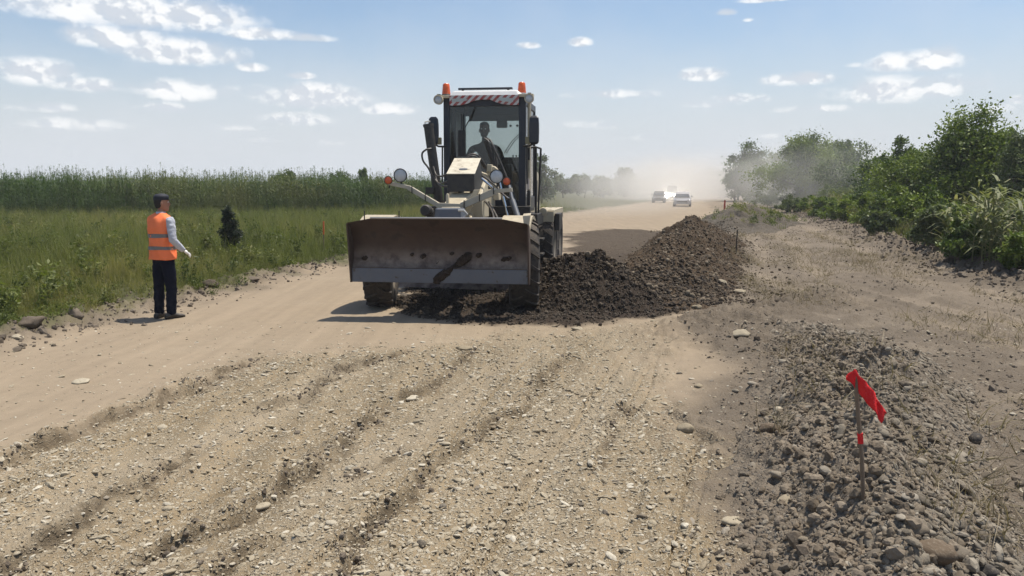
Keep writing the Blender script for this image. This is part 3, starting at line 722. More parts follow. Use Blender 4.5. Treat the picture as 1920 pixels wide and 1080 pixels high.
scatter('verge_herbs', hp, np.stack([x, y, ground_h(x, y) - .01], -1), eul(n, .12), rs.uniform(.8, 2.0, n) * np.interp(x - R__(y), [0, 1.5, 4], [.4, .9, 1.6]), label='leafy weeds on the cleared right hand verge')
wp = []
for i in range(4):   # taller leafy weeds, docks and thistles that break up the meadow
    r = np.random.RandomState(680 + i); hh = .45 + .12 * i; V = []; F = []
    for k in range(5):
        a = r.uniform(0, 6.28); bx, by = r.normal(0, .05, 2); ln = r.normal(0, .12, 2); m_ = 26; t = r.uniform(.05, 1, m_) ** .8
        P = np.stack([bx + ln[0] * t + r.normal(0, .035, m_), by + ln[1] * t + r.normal(0, .035, m_), hh * r.uniform(.7, 1) * t], -1)
        v_, f_ = leaf_quads(P, .09, r, .1, .4); b0 = sum(len(q) for q in V); V.append(v_); F.append(f_ + b0)
    wp.append(proto('weed_stalk', np_mesh('weed_stalk', np.concatenate(V), np.concatenate(F)), MGL))
x, y = meadow(1500, 10, 58, 1.3, -1); k = L_(y) - x > .5; x, y = x[k], y[k]; n = len(x)
scatter('meadow_weeds', wp, np.stack([x, y, ground_h(x, y) - .02], -1), eul(n, .12), rs.uniform(.5, 1.15, n), label='dark leafy weeds standing among the meadow grass')
x, y = meadow(2600, 13, 60, 1.4, 1); n = len(x)
scatter('verge_weeds', wp, np.stack([x, y, ground_h(x, y) - .02], -1), eul(n, .12), rs.uniform(.9, 2.4, n) * np.interp(x - R__(y), [0, 1.5, 4], [.45, .9, 1.3]), label='tall leafy weeds on the cleared right hand verge')
# dry straw and twigs over the brown strip, weeds on the far mound
sp = []
for i in range(3):
    V, F = blades(7, .05, .17, .09, .004, 1.2, 660 + i); sp.append(proto('dry_straw', np_mesh('dry_straw', V, F), MDRY))
n = 5200; y = 3.5 + 30 * rs.rand(n) ** 1.5; x = B_(y) + .6 + rs.rand(n) * (R__(y) - B_(y) - .6); k = fbm(x * .7, y * .4, 3, 311) > .05; x, y = x[k], y[k]; n = len(x)
scatter('dry_straw_litter', sp, np.stack([x, y, surf(x, y) - .005], -1), np.stack([rs.normal(0, .6, n), rs.normal(0, .6, n), rs.uniform(0, 6.28, n)], -1), rs.uniform(.6, 1.5, n), label='dry straw and uprooted stems on the bare brown strip')
n = 130; y = rs.uniform(36, 49, n); x = np.interp(y, [35, 42, 51], [10.2, 13.2, 16.6]) + rs.normal(0, 1.1, n)
scatter('mound_weeds', hp + gp[:2], np.stack([x, y, surf(x, y) - .02], -1), eul(n, .2), rs.uniform(.7, 1.4, n), label='green weeds growing on the low earth mound')

# ---- reed bed across the left horizon
def reed(seed, h, leaves, plume, tl=.55):
    r = np.random.RandomState(seed); V = []; F = []
    lean = r.uniform(-.06, .06, 2)
    def ctr(t): return np.array((lean[0] * h * t * t, lean[1] * h * t * t, h * t))
    for s in range(5):
        for a in range(3):
            c = ctr(s / 4); q = .011 * (1 - .7 * s / 4); V.append((c[0] + q * math.cos(a * 2.09), c[1] + q * math.sin(a * 2.09), c[2]))
    for s in range(4):
        for a in range(3): F.append((s * 3 + a, s * 3 + (a + 1) % 3, s * 3 + 3 + (a + 1) % 3, s * 3 + 3 + a))
    for i in range(leaves):
        t = .12 + .83 * (i + r.rand()) / leaves; c = ctr(t); a = r.uniform(0, 6.283); ln = r.uniform(.35, tl); up = r.uniform(.35, 1.0)
        k0 = len(V); d = np.array((math.cos(a), math.sin(a), 0)); sd = np.array((-d[1], d[0], 0))
        for s in range(4):
            q = s / 3; p = c + d * ln * q * (.55 + .2 * q) + np.array((0, 0, 1)) * ln * (up * q - .75 * q * q * (1.2 - up * .5)); w = .030 * (1 - q ** 2) + .001
            V.append(tuple(p + sd * w)); V.append(tuple(p - sd * w))
        for s in range(3): F.append((k0 + 2 * s, k0 + 2 * s + 1, k0 + 2 * s + 3, k0 + 2 * s + 2))
    if plume:
        top = ctr(1.0)
        for i in range(14):
            q = r.rand(); p = top + np.array((r.normal(0, .02), r.normal(0, .02), .24 * q - .04)); e = p + np.array((r.normal(.02, .03), r.normal(0, .03), .06)); k0 = len(V)
            V += [tuple(p), tuple(p + np.array((.012, .006, 0))), tuple(e), tuple(e - np.array((.008, .008, 0)))]; F.append((k0, k0 + 1, k0 + 2, k0 + 3))
    return V, F
rp = []
for i in range(6):
    V, F = reed(700 + i, 2.7 + .09 * i, 10, i % 2 == 0); rp.append(proto('reed', np_mesh('reed', V, F), MRE))
n = 24000; t = rs.rand(n); x = rs.uniform(-58, 2, n); y0 = np.interp(x, [-58, -36, -10, 2], [42, 44, 55, 72]) + fbm(x * .25, x * 0, 3, 321) * 4; y = y0 + 12 * t ** 1.8 - 7 * (rs.rand(n) < .12) * rs.rand(n)
k = x < L_(y) - 5; x, y, y0 = x[k], y[k], y0[k]; n = len(x)
scatter('reed_bed', rp, np.stack([x, y, np.zeros(n)], -1), eul(n, .05), rs.uniform(.62, .98, n) * np.clip(.45 + (y - y0) / 3, .25, 1) * (1 + .16 * fbm(x * .35, y * .35, 3, 325)), label='dense bed of tall green reeds closing off the meadow')
# scrub that rises out of the reeds
# ---- trees and bushes
MT = {'near': leaf_mat('bright_tree_leaves', (.05, .085, .014), (.20, .25, .045), None, .28, attr=True),
      'dark': leaf_mat('dark_tree_leaves', (.032, .06, .014), (.125, .175, .04), None, .25, attr=True),
      'grey': leaf_mat('dull_tree_leaves', (.06, .085, .034), (.16, .19, .075), None, .25, attr=True),
      'shrub': leaf_mat('small_dark_shrub_leaves', (.018, .028, .018), (.05, .065, .04), None, .2, attr=True)}
MBARK = M('bark', (.09, .07, .05), .9, var=.35, scale=9, bump=.6)
def crown_mesh(name, h, w, seed, nclump=60, per=130, leaf=.16, zlow=.12, spiky=.0, cone=False):
    r = np.random.RandomState(seed)
    # lobes of the crown, then clumps on the lobes, then leaves round the clumps
    nl = 7; lobes = []
    for i in range(nl):
        a = r.uniform(0, 6.283); q = math.sqrt(r.rand()) * .55; zc = r.uniform(.2, .72); lobes.append((math.cos(a) * q * w * .5, math.sin(a) * q * w * .5, h * zc, w * r.uniform(.2, .34) * (1.1 - .4 * q), h * r.uniform(.16, .27)))
    lobes.append((0, 0, h * .5, w * .34, h * .34)); lobes.append((r.uniform(-.1, .1) * w, 0, h * .78, w * .22, h * .2))
    C = []
    while len(C) < nclump:
        l = lobes[r.randint(len(lobes))]; d = r.normal(0, 1, 3); d /= np.linalg.norm(d); q = r.uniform(.55, 1.06)
        c = np.array((l[0] + d[0] * l[3] * q, l[1] + d[1] * l[3] * q, l[2] + d[2] * l[4] * q))
        if c[2] < h * zlow: continue
        if cone: c = np.array((c[0] * (1.25 - c[2] / h), c[1] * (1.25 - c[2] / h), c[2]))
        C.append(c)
    C = np.array(C); cr = r.uniform(.035, .085, nclump) * min(w, h) * 1.0; tone = r.rand(nclump)
    ids = r.randint(0, nclump, nclump * per); n = len(ids)
    off = r.normal(0, 1, (n, 3)) * cr[ids][:, None]; off[:, 2] *= .8
    P = C[ids] + off; P[:, 2] = np.maximum(P[:, 2], .05)
    V, F = leaf_quads(P, leaf, r, .15, .6)
    if spiky:   # leafy shoots that stand out of the outline
        ns = int(spiky); tips = C[np.argsort(-C[:, 2])[:max(8, nclump // 3)]]
        b = tips[r.randint(0, len(tips), ns)]; up = np.stack([r.normal(0, .3, ns), r.normal(0, .3, ns), np.ones(ns)], -1); ln = r.uniform(.035, .085, ns) * h
        q = r.rand(ns, 26); P2 = (b[:, None, :] + up[:, None, :] * (ln[:, None] * q)[:, :, None] + r.normal(0, leaf * .25, (ns, 26, 3))).reshape(-1, 3)
        V2, F2 = leaf_quads(P2, leaf * .7, r, -.5, .5); F = np.concatenate([F, F2 + len(V)]); V = np.concatenate([V, V2]); tl = np.concatenate([tone[ids], np.repeat(r.rand(ns), 26)])
    else: tl = tone[ids]
    me = np_mesh(name, V, F); a = me.attributes.new('tone', 'FLOAT', 'POINT'); a.data.foreach_set('value', np.repeat(np.clip(tl + r.normal(0, .18, len(tl)), 0, 1), 4).astype(np.float32))
    return me, C
def trunk_mb(h, w, C, seed, r0):
    mb = MB(); r = random.Random(seed); top = (r.uniform(-.04, .04) * w, r.uniform(-.04, .04) * w, h * .7)
    mid = (r.uniform(-.05, .05) * w, r.uniform(-.03, .03) * w, h * .28)
    mb.tube([(0, 0, -.15), (0, 0, h * .06), mid, (mid[0] * .5 + top[0] * .5, mid[1] * .5 + top[1] * .5, h * .5), top], [r0 * 1.35, r0, r0 * .75, r0 * .45, r0 * .12], 8)
    for i in range(9):
        c = C[r.randrange(len(C))]; z0 = h * r.uniform(.15, .45); t = z0 / (h * .7); s = (mid[0] * min(1, t * 2), mid[1] * min(1, t * 2), z0)
        m_ = ((s[0] + c[0]) / 2, (s[1] + c[1]) / 2, (s[2] + c[2]) / 2 - .05 * h)
        mb.tube([s, m_, tuple(c)], [r0 * .42, r0 * .25, r0 * .06], 6)
    return mb
def tree(kind, x, y, h, w, seed, m, label, group, nclump=60, per=130, leaf=.16, name='tree', cat='tree', r0=None, spiky=0, zlow=.12):
    o = thing(name, label, cat, (x, y, float(surf(x, y)[0])), random.uniform(-.3, .3), group)
    me, C = crown_mesh('crown', h, w, seed, nclump, per, leaf, zlow, spiky, name == 'shrub')
    link('crown', me, MT[m], o)
    trunk_mb(h, w, C, seed, r0 or .022 * h).build('trunk', MBARK, o, sm=True)
    return o
def px2(u, d): return (u - 960) / 1493.0 * d
def top2h(v, d): return CAM_H + (352 - v) / 1493.0 * d
TR = [  # pixel column, top row, width px, depth m, material, clumps, leaves per clump, leaf size, label
 (1815, 228, 205, 34, 'near', 190, 260, .135, 'tallest round leafy tree on the right verge'),
 (1902, 262, 110, 30, 'grey', 80, 190, .10, 'paler grey green tree at the right edge behind the canes'),
 (1705, 292, 150, 38, 'near', 120, 210, .12, 'bright bushy tree leaning against the tallest tree'),
 (1690, 268, 70, 48, 'dark', 50, 130, .17, 'dark tree top showing over the bright bushy tree'),
 (1600, 276, 150, 66, 'dark', 60, 110, .2, 'dull dark tree in the gap between the two big trees'),
 (1650, 282, 120, 56, 'dark', 50, 110, .2, 'small greyish tree beside the dull dark one'),
 (1518, 268, 175, 76, 'near', 160, 230, .2, 'broad dusty tree standing behind the dust cloud'),
 (1577, 274, 80, 78, 'dark', 60, 110, .24, 'dark tree attached to the broad dusty tree'),
 (1455, 292, 90, 90, 'grey', 50, 90, .26, 'small hazy tree left of the broad dusty tree'),
 (1402, 280, 84, 108, 'dark', 90, 170, .28, 'tall hazy tree half hidden in dust at the road bend'),
 (1375, 312, 50, 112, 'grey', 40, 90, .3, 'low hazy tree beside the tall one at the bend'),
 (1015, 296, 52, 95, 'grey', 50, 110, .26, 'hazy tree just right of the grader cab'),
 (1095, 330, 70, 140, 'grey', 40, 80, .4, 'low hazy scrub tree beyond the road, first in the row'),
 (1055, 334, 60, 140, 'grey', 40, 80, .4, 'low hazy scrub tree between cab tree and the row'),
 (1130, 334, 50, 145, 'grey', 40, 80, .4, 'thin low hazy tree in the middle of the distant row'),
 (1170, 322, 48, 150, 'grey', 50, 90, .4, 'taller hazy tree at the end of the distant row'),
 (1262, 329, 60, 270, 'dark', 50, 80, .7, 'far hazy tree above the white van'),
 (1300, 330, 40, 280, 'dark', 40, 80, .7, 'far hazy tree above the lorry'),
 (1225, 340, 50, 290, 'dark', 40, 80, .7, 'far low hazy tree above the dark hatchback'),
 (1338, 333, 60, 290, 'grey', 40, 80, .7, 'far pale tree fading into the dust'),
 (1325, 326, 60, 190, 'grey', 50, 90, .5, 'faint tree behind the big dust cloud, first from the lorry'),
 (1352, 318, 50, 160, 'grey', 50, 100, .42, 'faint taller tree behind the dust next to the bend tree'),
 (1428, 300, 70, 118, 'dark', 60, 120, .3, 'hazy tree closing the gap between bend tree and small hazy tree'),
 (1555, 290, 90, 84, 'dark', 60, 120, .24, 'hazy dark tree behind the broad dusty tree'),
 (683, 320, 24, 74, 'dark', 40, 100, .17, 'small round tree top standing above the reeds'),
 (640, 329, 60, 84, 'dark', 50, 90, .22, 'broad green bush rising at the end of the reed bed'),
 (785, 343, 60, 90, 'grey', 50, 90, .24, 'pale bush behind the grader blade at the end of the reeds'),
 (545, 326, 60, 70, 'dark', 50, 90, .2, 'dark bush among the reeds'),
 (735, 345, 70, 92, 'dark', 50, 90, .24, 'low bush between round tree top and pale bush'),
]
for i, (u, v, w, d, m, nc_, per, lf, lab) in enumerate(TR):
    tree('t', px2(u, d), d, top2h(v, d) * 1.1, w / 1493 * d * 1.15, 900 + i * 3, m, lab, 'trees along the road', nc_, per, lf, spiky=60 if d < 80 else 0, name='tree' if 'bush' not in lab or 'bushy' in lab else 'bush', cat='tree' if 'bush' not in lab or 'bushy' in lab else 'bush')
BU = [  # bushes along the right verge
 (1490, 366, 80, 60, 'grey', 'dusty verge bush, farthest along the cleared edge'),
 (1440, 352, 70, 84, 'grey', 'hazy undergrowth bush beneath the small hazy tree'),
 (1512, 346, 90, 74, 'grey', 'hazy undergrowth bush beneath the broad dusty tree'),
 (1575, 344, 90, 64, 'near', 'undergrowth bush between the broad dusty tree and the gap'),
 (1412, 358, 50, 98, 'grey', 'faint bush in the dust at the foot of the tall hazy tree'),
 (1622, 342, 90, 50, 'dark', 'dark undergrowth bush under the dull dark tree'),
 (1545, 366, 90, 50, 'near', 'dusty light green verge bush beside the far brown bank'),
 (1600, 362, 100, 42, 'near', 'light green verge bush below the dull dark tree'),
 (1665, 352, 110, 34, 'near', 'yellow green verge bush below the bright bushy tree'),
 (1735, 352, 110, 29, 'near', 'leafy verge bush below the tallest tree'),
 (1650, 392, 70, 29, 'grey', 'low weedy bush right at the brown bank'),
 (1790, 382, 100, 25, 'near', 'dark bush behind the bindweed bush'),
 (1890, 392, 100, 21, 'grey', 'tangled bush among the canes at the right edge'),
 (1818, 422, 100, 18.5, 'dark', 'low dark glossy bush at the bank with white flecks of sun'),
 (1915, 462, 80, 15.8, 'near', 'nearest low bush at the right edge of the bank'),
 (1745, 408, 70, 21.5, 'grey', 'low olive bush left of the dark glossy bush'),
]
for i, (u, v, w, d, m, lab) in enumerate(BU):
    h = max(.6, top2h(v, d)); tree('b', px2(u, d), d, h, w / 1493 * d * 1.15, 1200 + i * 3, m, lab, 'bushes on the right verge', 60, 120, .09 if d < 26 else .12, name='bush', cat='bush', r0=.03, spiky=40, zlow=.02)
tree('s', -7.15, 20.2, 1.5, .66, 1300, 'shrub', 'dark cone shaped shrub alone in the meadow by the road edge', None, 70, 150, .05, name='shrub', cat='shrub', r0=.03, spiky=10, zlow=.02)
# ---- tall canes at the right edge
MCANE = leaf_mat('cane_leaves', (.10, .125, .04), (.22, .23, .10), (.30, .27, .15), .35, 3.0)
CANE = ['tall cane clump at the right edge with bent pale leaves', 'cane clump behind the dark glossy bush', 'short cane clump beside the tallest canes', 'thin cane clump in front of the pale edge tree']
for i, (u, d, v, nn) in enumerate([(1880, 17.6, 322, 12), (1800, 20.2, 380, 9), (1842, 18.6, 350, 12), (1916, 16.6, 345, 11)]):
    V = []; F = []; r = np.random.RandomState(1400 + i); h = top2h(v, d)
    for k in range(nn):
        v_, f_ = reed(1400 + i * 20 + k, h * r.uniform(.6, 1.03), 11, False, .8); dx, dy = r.normal(0, .33, 2)
        b0 = len(V); V += [(p[0] * 1.2 + dx, p[1] * 1.2 + dy, p[2]) for p in v_]; F += [tuple(q + b0 for q in f) for f in f_]
    x, y = px2(u, d), d
    tag(link('cane_clump', np_mesh('cane_clump', V, F), MCANE, loc=(x, y, float(surf(x, y)[0]) - .05)), CANE[i], 'cane plant', 'canes on the right verge')
# far woods closing the horizon
r = np.random.RandomState(5); n = 60000; x = r.uniform(-420, 620, n); top = 5 + 3.5 * fbm(x * .02, x * 0, 4, 331) + 1.5 * fbm(x * .2, x * 0, 2, 333); yb = 420 + 60 * r.rand(n)
V, F = leaf_quads(np.stack([x, yb, np.maximum(0, top) * r.rand(n) ** .6], -1), 2.0, r, .1, .7)
me = np_mesh('far_woods', V, F); a = me.attributes.new('tone', 'FLOAT', 'POINT'); a.data.foreach_set('value', np.repeat(r.rand(n), 4).astype(np.float32))
tag(link('far_woods', me, MT['dark']), 'far strip of woods fading into the haze', 'woods', kind='stuff')
# ------------------------------------------------------------------ motor grader (x to image right, y to the rear, z up; origin under the front axle)
K_CREAM = M('cream_paint', (.50, .43, .30), .5, var=.14, scale=4, dust=.5, wear=(.22, .15, .09), wear_at=.68)
K_NAVY = M('dark_navy_paint', (.012, .016, .026), .4, var=.2, dust=.12)
K_BLACK = M('black_metal', (.014, .014, .015), .5, var=.3, dust=.25)
K_GREY = M('grey_enamel', (.085, .10, .125), .45, var=.2, dust=.25)
K_WHITE = M('white_roof_paint', (.70, .69, .66), .45, var=.06, dust=.15)
K_RUBBER = M('dusty_tyre_rubber', (.022, .020, .019), .85, var=.3, scale=9, dust=.75, dust_col=(.15, .12, .09), bump=.3)
K_RIM = M('wheel_rim_paint', (.16, .14, .11), .6, var=.25, dust=.7, dust_col=(.15, .12, .09))
K_HOSE = M('hydraulic_hose', (.018, .018, .02), .45, var=.2, dust=.4)
K_CHROME = M('piston_rod_chrome', (.6, .6, .6), .18, 1.0, var=.05)
K_BLADE = M('rusty_blade_steel', (.046, .028, .022), .55, .2, var=.45, scale=2.2, dust=.95, dust_col=(.25, .195, .15), wear=(.024, .016, .013), wear_at=.58, bump=.25, up_lo=-.3, up_hi=.4, base_f=.06)
K_EDGE = M('polished_edge_steel', (.105, .12, .15), .45, .6, var=.25, scale=3, dust=.25, wear=(.06, .05, .045), wear_at=.63)
K_SOIL = M('stuck_soil', (.045, .033, .025), .95, var=.4, scale=14, bump=1.0, spec=.1)
K_MUD = M('dry_mud', (.06, .045, .034), .95, var=.35, scale=12, bump=.8, spec=.1)
K_LENS = M('clear_lamp_lens', (.42, .43, .43), .15, var=.3, scale=30, spec=.8)
K_ORANGE = M('orange_lamp_lens', (.5, .085, .02), .3, var=.3, scale=20, spec=.6)
K_AMBER = M('red_orange_beacon', (.64, .10, .014), .25, var=.3, scale=14, spec=.6)
K_GLASS = glass_mat('cab_glass', (.84, .87, .86), .06)
K_MIRROR = M('mirror_glass', (.5, .52, .55), .08, 1.0, var=.02)
K_SEAT = M('seat_cloth', (.025, .025, .028), .85, var=.2)
def stripes(name):
    m, nt, N, L = newmat(name)
    tc = nd(nt, 'ShaderNodeTexCoord'); sp = nd(nt, 'ShaderNodeSeparateXYZ'); L.new(tc.outputs['Object'], sp.inputs[0])
    d = mathn(nt, 'FRACT', mathn(nt, 'MULTIPLY', mathn(nt, 'ADD', sp.outputs[0], mathn(nt, 'MULTIPLY', sp.outputs[2], -1.0)), 7.5))
    f = ramp(nt, d, .47, .5)
    n2 = noise(nt, tc.outputs['Object'], 12, 5)
    col = mixc(nt, f, (.50, .48, .45), (.30, .035, .03)); col = mixc(nt, mathn(nt, 'MULTIPLY', ramp(nt, n2, .4, .75), .5), col, (.3, .25, .2))
    b = nd(nt, 'ShaderNodeBsdfPrincipled'); L.new(col, b.inputs['Base Color']); b.inputs['Roughness'].default_value = .5
    o = nd(nt, 'ShaderNodeOutputMaterial'); L.new(b.outputs[0], o.inputs[0]); return m
K_STRIPE = stripes('red_white_hazard_stripes')

GYAW = -R_(7.7)
G = thing('motor_grader', 'cream and black motor grader with a front dozer blade standing on the road', 'road grader', (-.915, 12.2, .02), GYAW)
# -- front dozer blade
bx0, bx1 = -1.26, 1.285
prof = [(-1.17, 1.405), (-1.13, 1.36), (-1.03, 1.26), (-.95, 1.13), (-.905, .98), (-.91, .84), (-.945, .74), (-.985, .685), (-.985, .66)]
mb = MB(); NX = 41
fr = []; bk = []
for i in range(NX):
    x = bx0 + (bx1 - bx0) * i / (NX - 1); e = max(0, abs(x - .012) - .93) / .34
    row = []
    for k, (yy, z) in enumerate(prof):
        z2 = z - (.062 * min(1, e) if k == 0 else .035 * min(1, e) if k == 1 else 0)
        row.append((x, yy + (.004 * math.sin(x * 7 + k) if 2 < k < 7 else 0), z2))
    fr.append(row)
n = len(prof); V = [v for r_ in fr for v in r_] + [(v[0], v[1] + .035, v[2] - .006) for r_ in fr for v in r_]; F = []; o_ = NX * n
for i in range(NX - 1):
    for k in range(n - 1):
        a = i * n + k; F.append((a, a + 1, a + n + 1, a + n)); F.append((o_ + a, o_ + a + n, o_ + a + n + 1, o_ + a + 1))
    a = i * n; F.append((a, a + n, o_ + a + n, o_ + a)); a = i * n + n - 1; F.append((a, o_ + a, o_ + a + n, a + n))
mb._add(V, F)
blade = mb.build('dozer_blade', K_BLADE, G, sm=True)
b = MB(); b.box(bx0 + .003, bx1 - .003, -1.015, -.988, .49, .69); b.build('cutting_edge', K_EDGE, blade, .004)
for x in (bx0 - .022, bx1 + .002):
    b = MB(); b.prism([(-1.15, 1.335), (-1.03, .485), (-.93, .485), (-.87, .95), (-1.0, 1.3)], 'x', x, x + .02); b.build('end_plate', K_BLADE, blade, .003)
b = MB(); b.tube([(bx0 + .34, -1.172, 1.412), (bx1 - .34, -1.172, 1.412)], .014, 8); b.build('top_rail', M('worn_bright_steel', (.34, .33, .32), .35, .6, dust=.2), blade, sm=True)
def clump(name, pts, parent, m, seed):     # soil sticking to a surface: lumps along a path
    r = random.Random(seed); bm = bmesh.new()
    for p, s in pts:
        k = bmesh.ops.create_icosphere(bm, subdivisions=2, radius=s, matrix=Matrix.Translation(p))
        for v in k['verts']: v.co += Vector((r.uniform(-1, 1), r.uniform(-.5, .5), r.uniform(-1, 1))) * s * .33
    me = bpy.data.meshes.new(name); bm.to_mesh(me); bm.free(); return link(name, me, m, parent)
b = MB(); b.tube([(bx0 + .01, -1.0, .695), (bx1 - .01, -1.0, .695)], .011, 6); b.build('weld_bead', K_BLADE, blade, sm=True)
clump('stuck_soil', [((-.02 + .44 * t, float(np.interp(.53 + .33 * t, [.5, .68, .70, .74, .84, .98], [-1.02, -1.015, -.985, -.95, -.915, -.91])), .53 + .33 * t), .05 + .014 * math.sin(t * 9)) for t in [i / 17 for i in range(18)]], blade, K_SOIL, 4)
for i, (x, z, s) in enumerate([(.56, .88, .05), (.93, .83, .055), (.99, .84, .045), (-.24, .86, .05), (-1.1, .82, .05), (-.03, .76, .04), (-.4, .88, .03), (.18, .9, .035)]):
    clump('stuck_soil', [((x, -.915, z), s * .7), ((x + s * .6, -.915, z + .01), s * .55)], blade, K_SOIL, 20 + i)
# -- push frame behind the blade
b = MB()
for s in (-1, 1): b.hexa([(s * .42 - .06, -.9, .62), (s * .42 + .06, -.9, .62), (s * .3 + .06, .2, .72), (s * .3 - .06, .2, .72), (s * .42 - .06, -.9, .8), (s * .42 + .06, -.9, .8), (s * .3 + .06, .2, .88), (s * .3 - .06, .2, .88)])
b.box(-.55, .55, -.9, -.8, .75, .95); b.build('push_frame', K_BLACK, G, .01)
b = MB(); b.box(-.20, -.06, -.7, -.05, 1.0, 1.36); b.box(.1, .24, -.7, -.05, 1.0, 1.36); b.build('blade_bracket', K_CREAM, G, .01)
# -- hydraulic block on top of the blade
b = MB(); b.hexa([(-.17, -.5, 1.36), (.25, -.5, 1.36), (.25, -.15, 1.36), (-.17, -.15, 1.36), (-.15, -.48, 1.53), (.23, -.48, 1.53), (.23, -.15, 1.53), (-.15, -.15, 1.53)]); hb = b.build('valve_block', K_GREY, G, .02)
b = MB(); b.lathe([(.0, -.03), (.07, -.03), (.085, 0), (.085, .1), (.05, .12), (0, .12)], 16, 'y', (-.29, -.5, 1.5)); b.lathe([(.0, -.0), (.06, 0), (.06, .1), (0, .1)], 14, 'x', (-.3, -.35, 1.44)); b.build('fitting', K_BLACK, hb, sm=True)
for xx in (-.1, .02, .14):
    b = MB(); b.lathe([(.0, 1.30), (.014, 1.30), (.014, 1.38), (0, 1.38)], 8, 'z', (xx, -.46, 0)); b.build('bolt', K_CHROME, hb, sm=True)
b = MB(); b.tube([(.2, -.5, 1.5), (.29, -.52, 1.5), (.33, -.5, 1.45), (.28, -.5, 1.39), (.18, -.52, 1.34)], .016, 8); b.build('pipe', M('grey_pipe', (.45, .45, .43), .4, .3, dust=.3), hb, sm=True)
b = MB(); b.prism([(-.36, 1.3), (-.3, 1.3), (-.28, 1.52), (-.32, 1.5), (-.4, 1.38)], 'y', -.1, -.05); b.build('side_bracket', K_CREAM, G, .006)
# -- front axle, wheels
b = MB(); b.box(-.85, .85, -.1, .1, .52, .76); b.box(-.3, .3, -.18, .3, .62, .98); b.build('front_axle', K_BLACK, G, .02)
def wheel(x, y, w=.42, r=.67, yaw=0.0, side=1):
    b = MB(); h = w / 2
    b.lathe([(r * .56, -h * .82), (r * .62, -h), (r * .86, -h * 1.04), (r * .965, -h * .9), (r, -h * .62), (r * 1.005, 0), (r, h * .62), (r * .965, h * .9), (r * .86, h * 1.04), (r * .62, h), (r * .56, h * .82)], 40, 'x', cap=False)
    tw = b.build('wheel', K_RUBBER, G, sm=True, loc=(x, y, r - .01), rot=(0, 0, yaw))
    b = MB()   # chevron lugs
    for k in range(20):
        for s in (-1, 1):
            a0 = 2 * math.pi * (k + (.5 if s > 0 else 0)) / 20; pts = []
            for t in range(5):
                q = t / 4; a = a0 + q * .20; xx = s * h * (.02 + .98 * q); rr = r * (1.0 if q < .7 else .985 if q < .95 else .95)
                for (da, dr) in ((-.042, -.012), (.042, -.012), (.034, .026), (-.034, .026)):
                    pts.append((xx, (rr + dr) * math.cos(a + da), (rr + dr) * math.sin(a + da)))
            b.rings([pts[4 * t:4 * t + 4] for t in range(5)])
    b.build('tread', K_RUBBER, tw)
    b = MB(); b.lathe([(.0, h * .35), (.1, h * .38), (.13, h * .55), (.16, h * .42), (r * .42, h * .36), (r * .5, h * .78), (r * .575, h * .9), (r * .575, h * .7), (r * .5, h * .2), (0, h * .2)], 28, 'x')
    b.lathe([(.0, -h * .3), (r * .42, -h * .3), (r * .5, -h * .75), (r * .575, -h * .9), (r * .575, -h * .7), (r * .5, -h * .1), (0, -h * .1)], 28, 'x')
    rm = b.build('rim', K_RIM, tw, sm=True)
    if side < 0: rm.rotation_euler = (0, 0, math.pi)
    return tw
wheel(-1.13, 0, side=-1, yaw=R_(10)); wheel(1.10, 0, side=1, yaw=R_(9))
for yy in (4.95, 6.5):
    wheel(-.985, yy, .40, .68, side=-1); wheel(.985, yy, .40, .68)
# fenders over the front wheels
def fender(x0, x1, name='front_fender'):
    out = []
    for i in range(13):
        a = R_(20 + 140 * i / 12); out.append([(x0, -math.cos(a) * .74, .64 + math.sin(a) * .775), (x1, -math.cos(a) * .74, .64 + math.sin(a) * .775), (x1, -math.cos(a) * .715, .64 + math.sin(a) * .745), (x0, -math.cos(a) * .715, .64 + math.sin(a) * .745)])
    b = MB(); b.rings(out)
    for x in (x0, x1 - .012): b.rings([[(x, p[0][1], p[0][2]), (x + .012, p[0][1], p[0][2]), (x + .012, p[0][1] * .94, p[0][2] - .05), (x, p[0][1] * .94, p[0][2] - .05)] for p in out])
    return b.build(name, K_CREAM, G, .004)
fender(-1.36, -.86); fd = fender(.80, 1.25)
b = MB(); b.hexa([(1.19, -.66, 1.24), (1.25, -.66, 1.24), (1.25, -.60, 1.24), (1.19, -.6, 1.24), (1.16, -.62, 1.43), (1.27, -.62, 1.44), (1.27, -.5, 1.47), (1.16, -.5, 1.46)]); b.build('mud_flap', K_CREAM, fd, .004)
# thin marker rods on the blade
for x in (-1.02, -.52):
    b = MB(); b.tube([(x, -1.12, 1.36), (x + .005, -1.12, 1.51)], .009, 6); b.build('marker_rod', K_BLACK, G)
# -- main frame (gooseneck) and hood pieces
b = MB()
path = [(.25, 1.0, .3), (.5, 1.18, .32), (1.1, 1.42, .36), (1.9, 1.62, .36), (2.6, 1.62, .36), (3.0, 1.5, .34)]
b.rings([[(-.16, y, z - hh / 2), (.20, y, z - hh / 2), (.20, y, z + hh / 2), (-.16, y, z + hh / 2)] for y, z, hh in path]); gn = b.build('main_frame', K_CREAM, G, .015)
b = MB(); b.hexa([(-.2, .12, 1.52), (.1, .12, 1.52), (.22, .62, 1.52), (-.14, .62, 1.52), (-.17, .2, 1.585), (.08, .2, 1.585), (.2, .6, 1.755), (-.12, .6, 1.755)]); b.build('nose_hood', K_CREAM, G, .012)
b = MB(); b.tube([(-.11, .2, 1.56), (-.11, .2, 1.72), (-.11, .2, 1.745)], [.026, .026, .012], 10); b.build('nose_post', K_CREAM, G, sm=True)
b = MB(); b.prism([(.08, 1.36), (.17, 1.36), (.37, 1.8), (.28, 1.8)], 'y', .32, .38); b.build('bar_support', K_CREAM, G, .005)
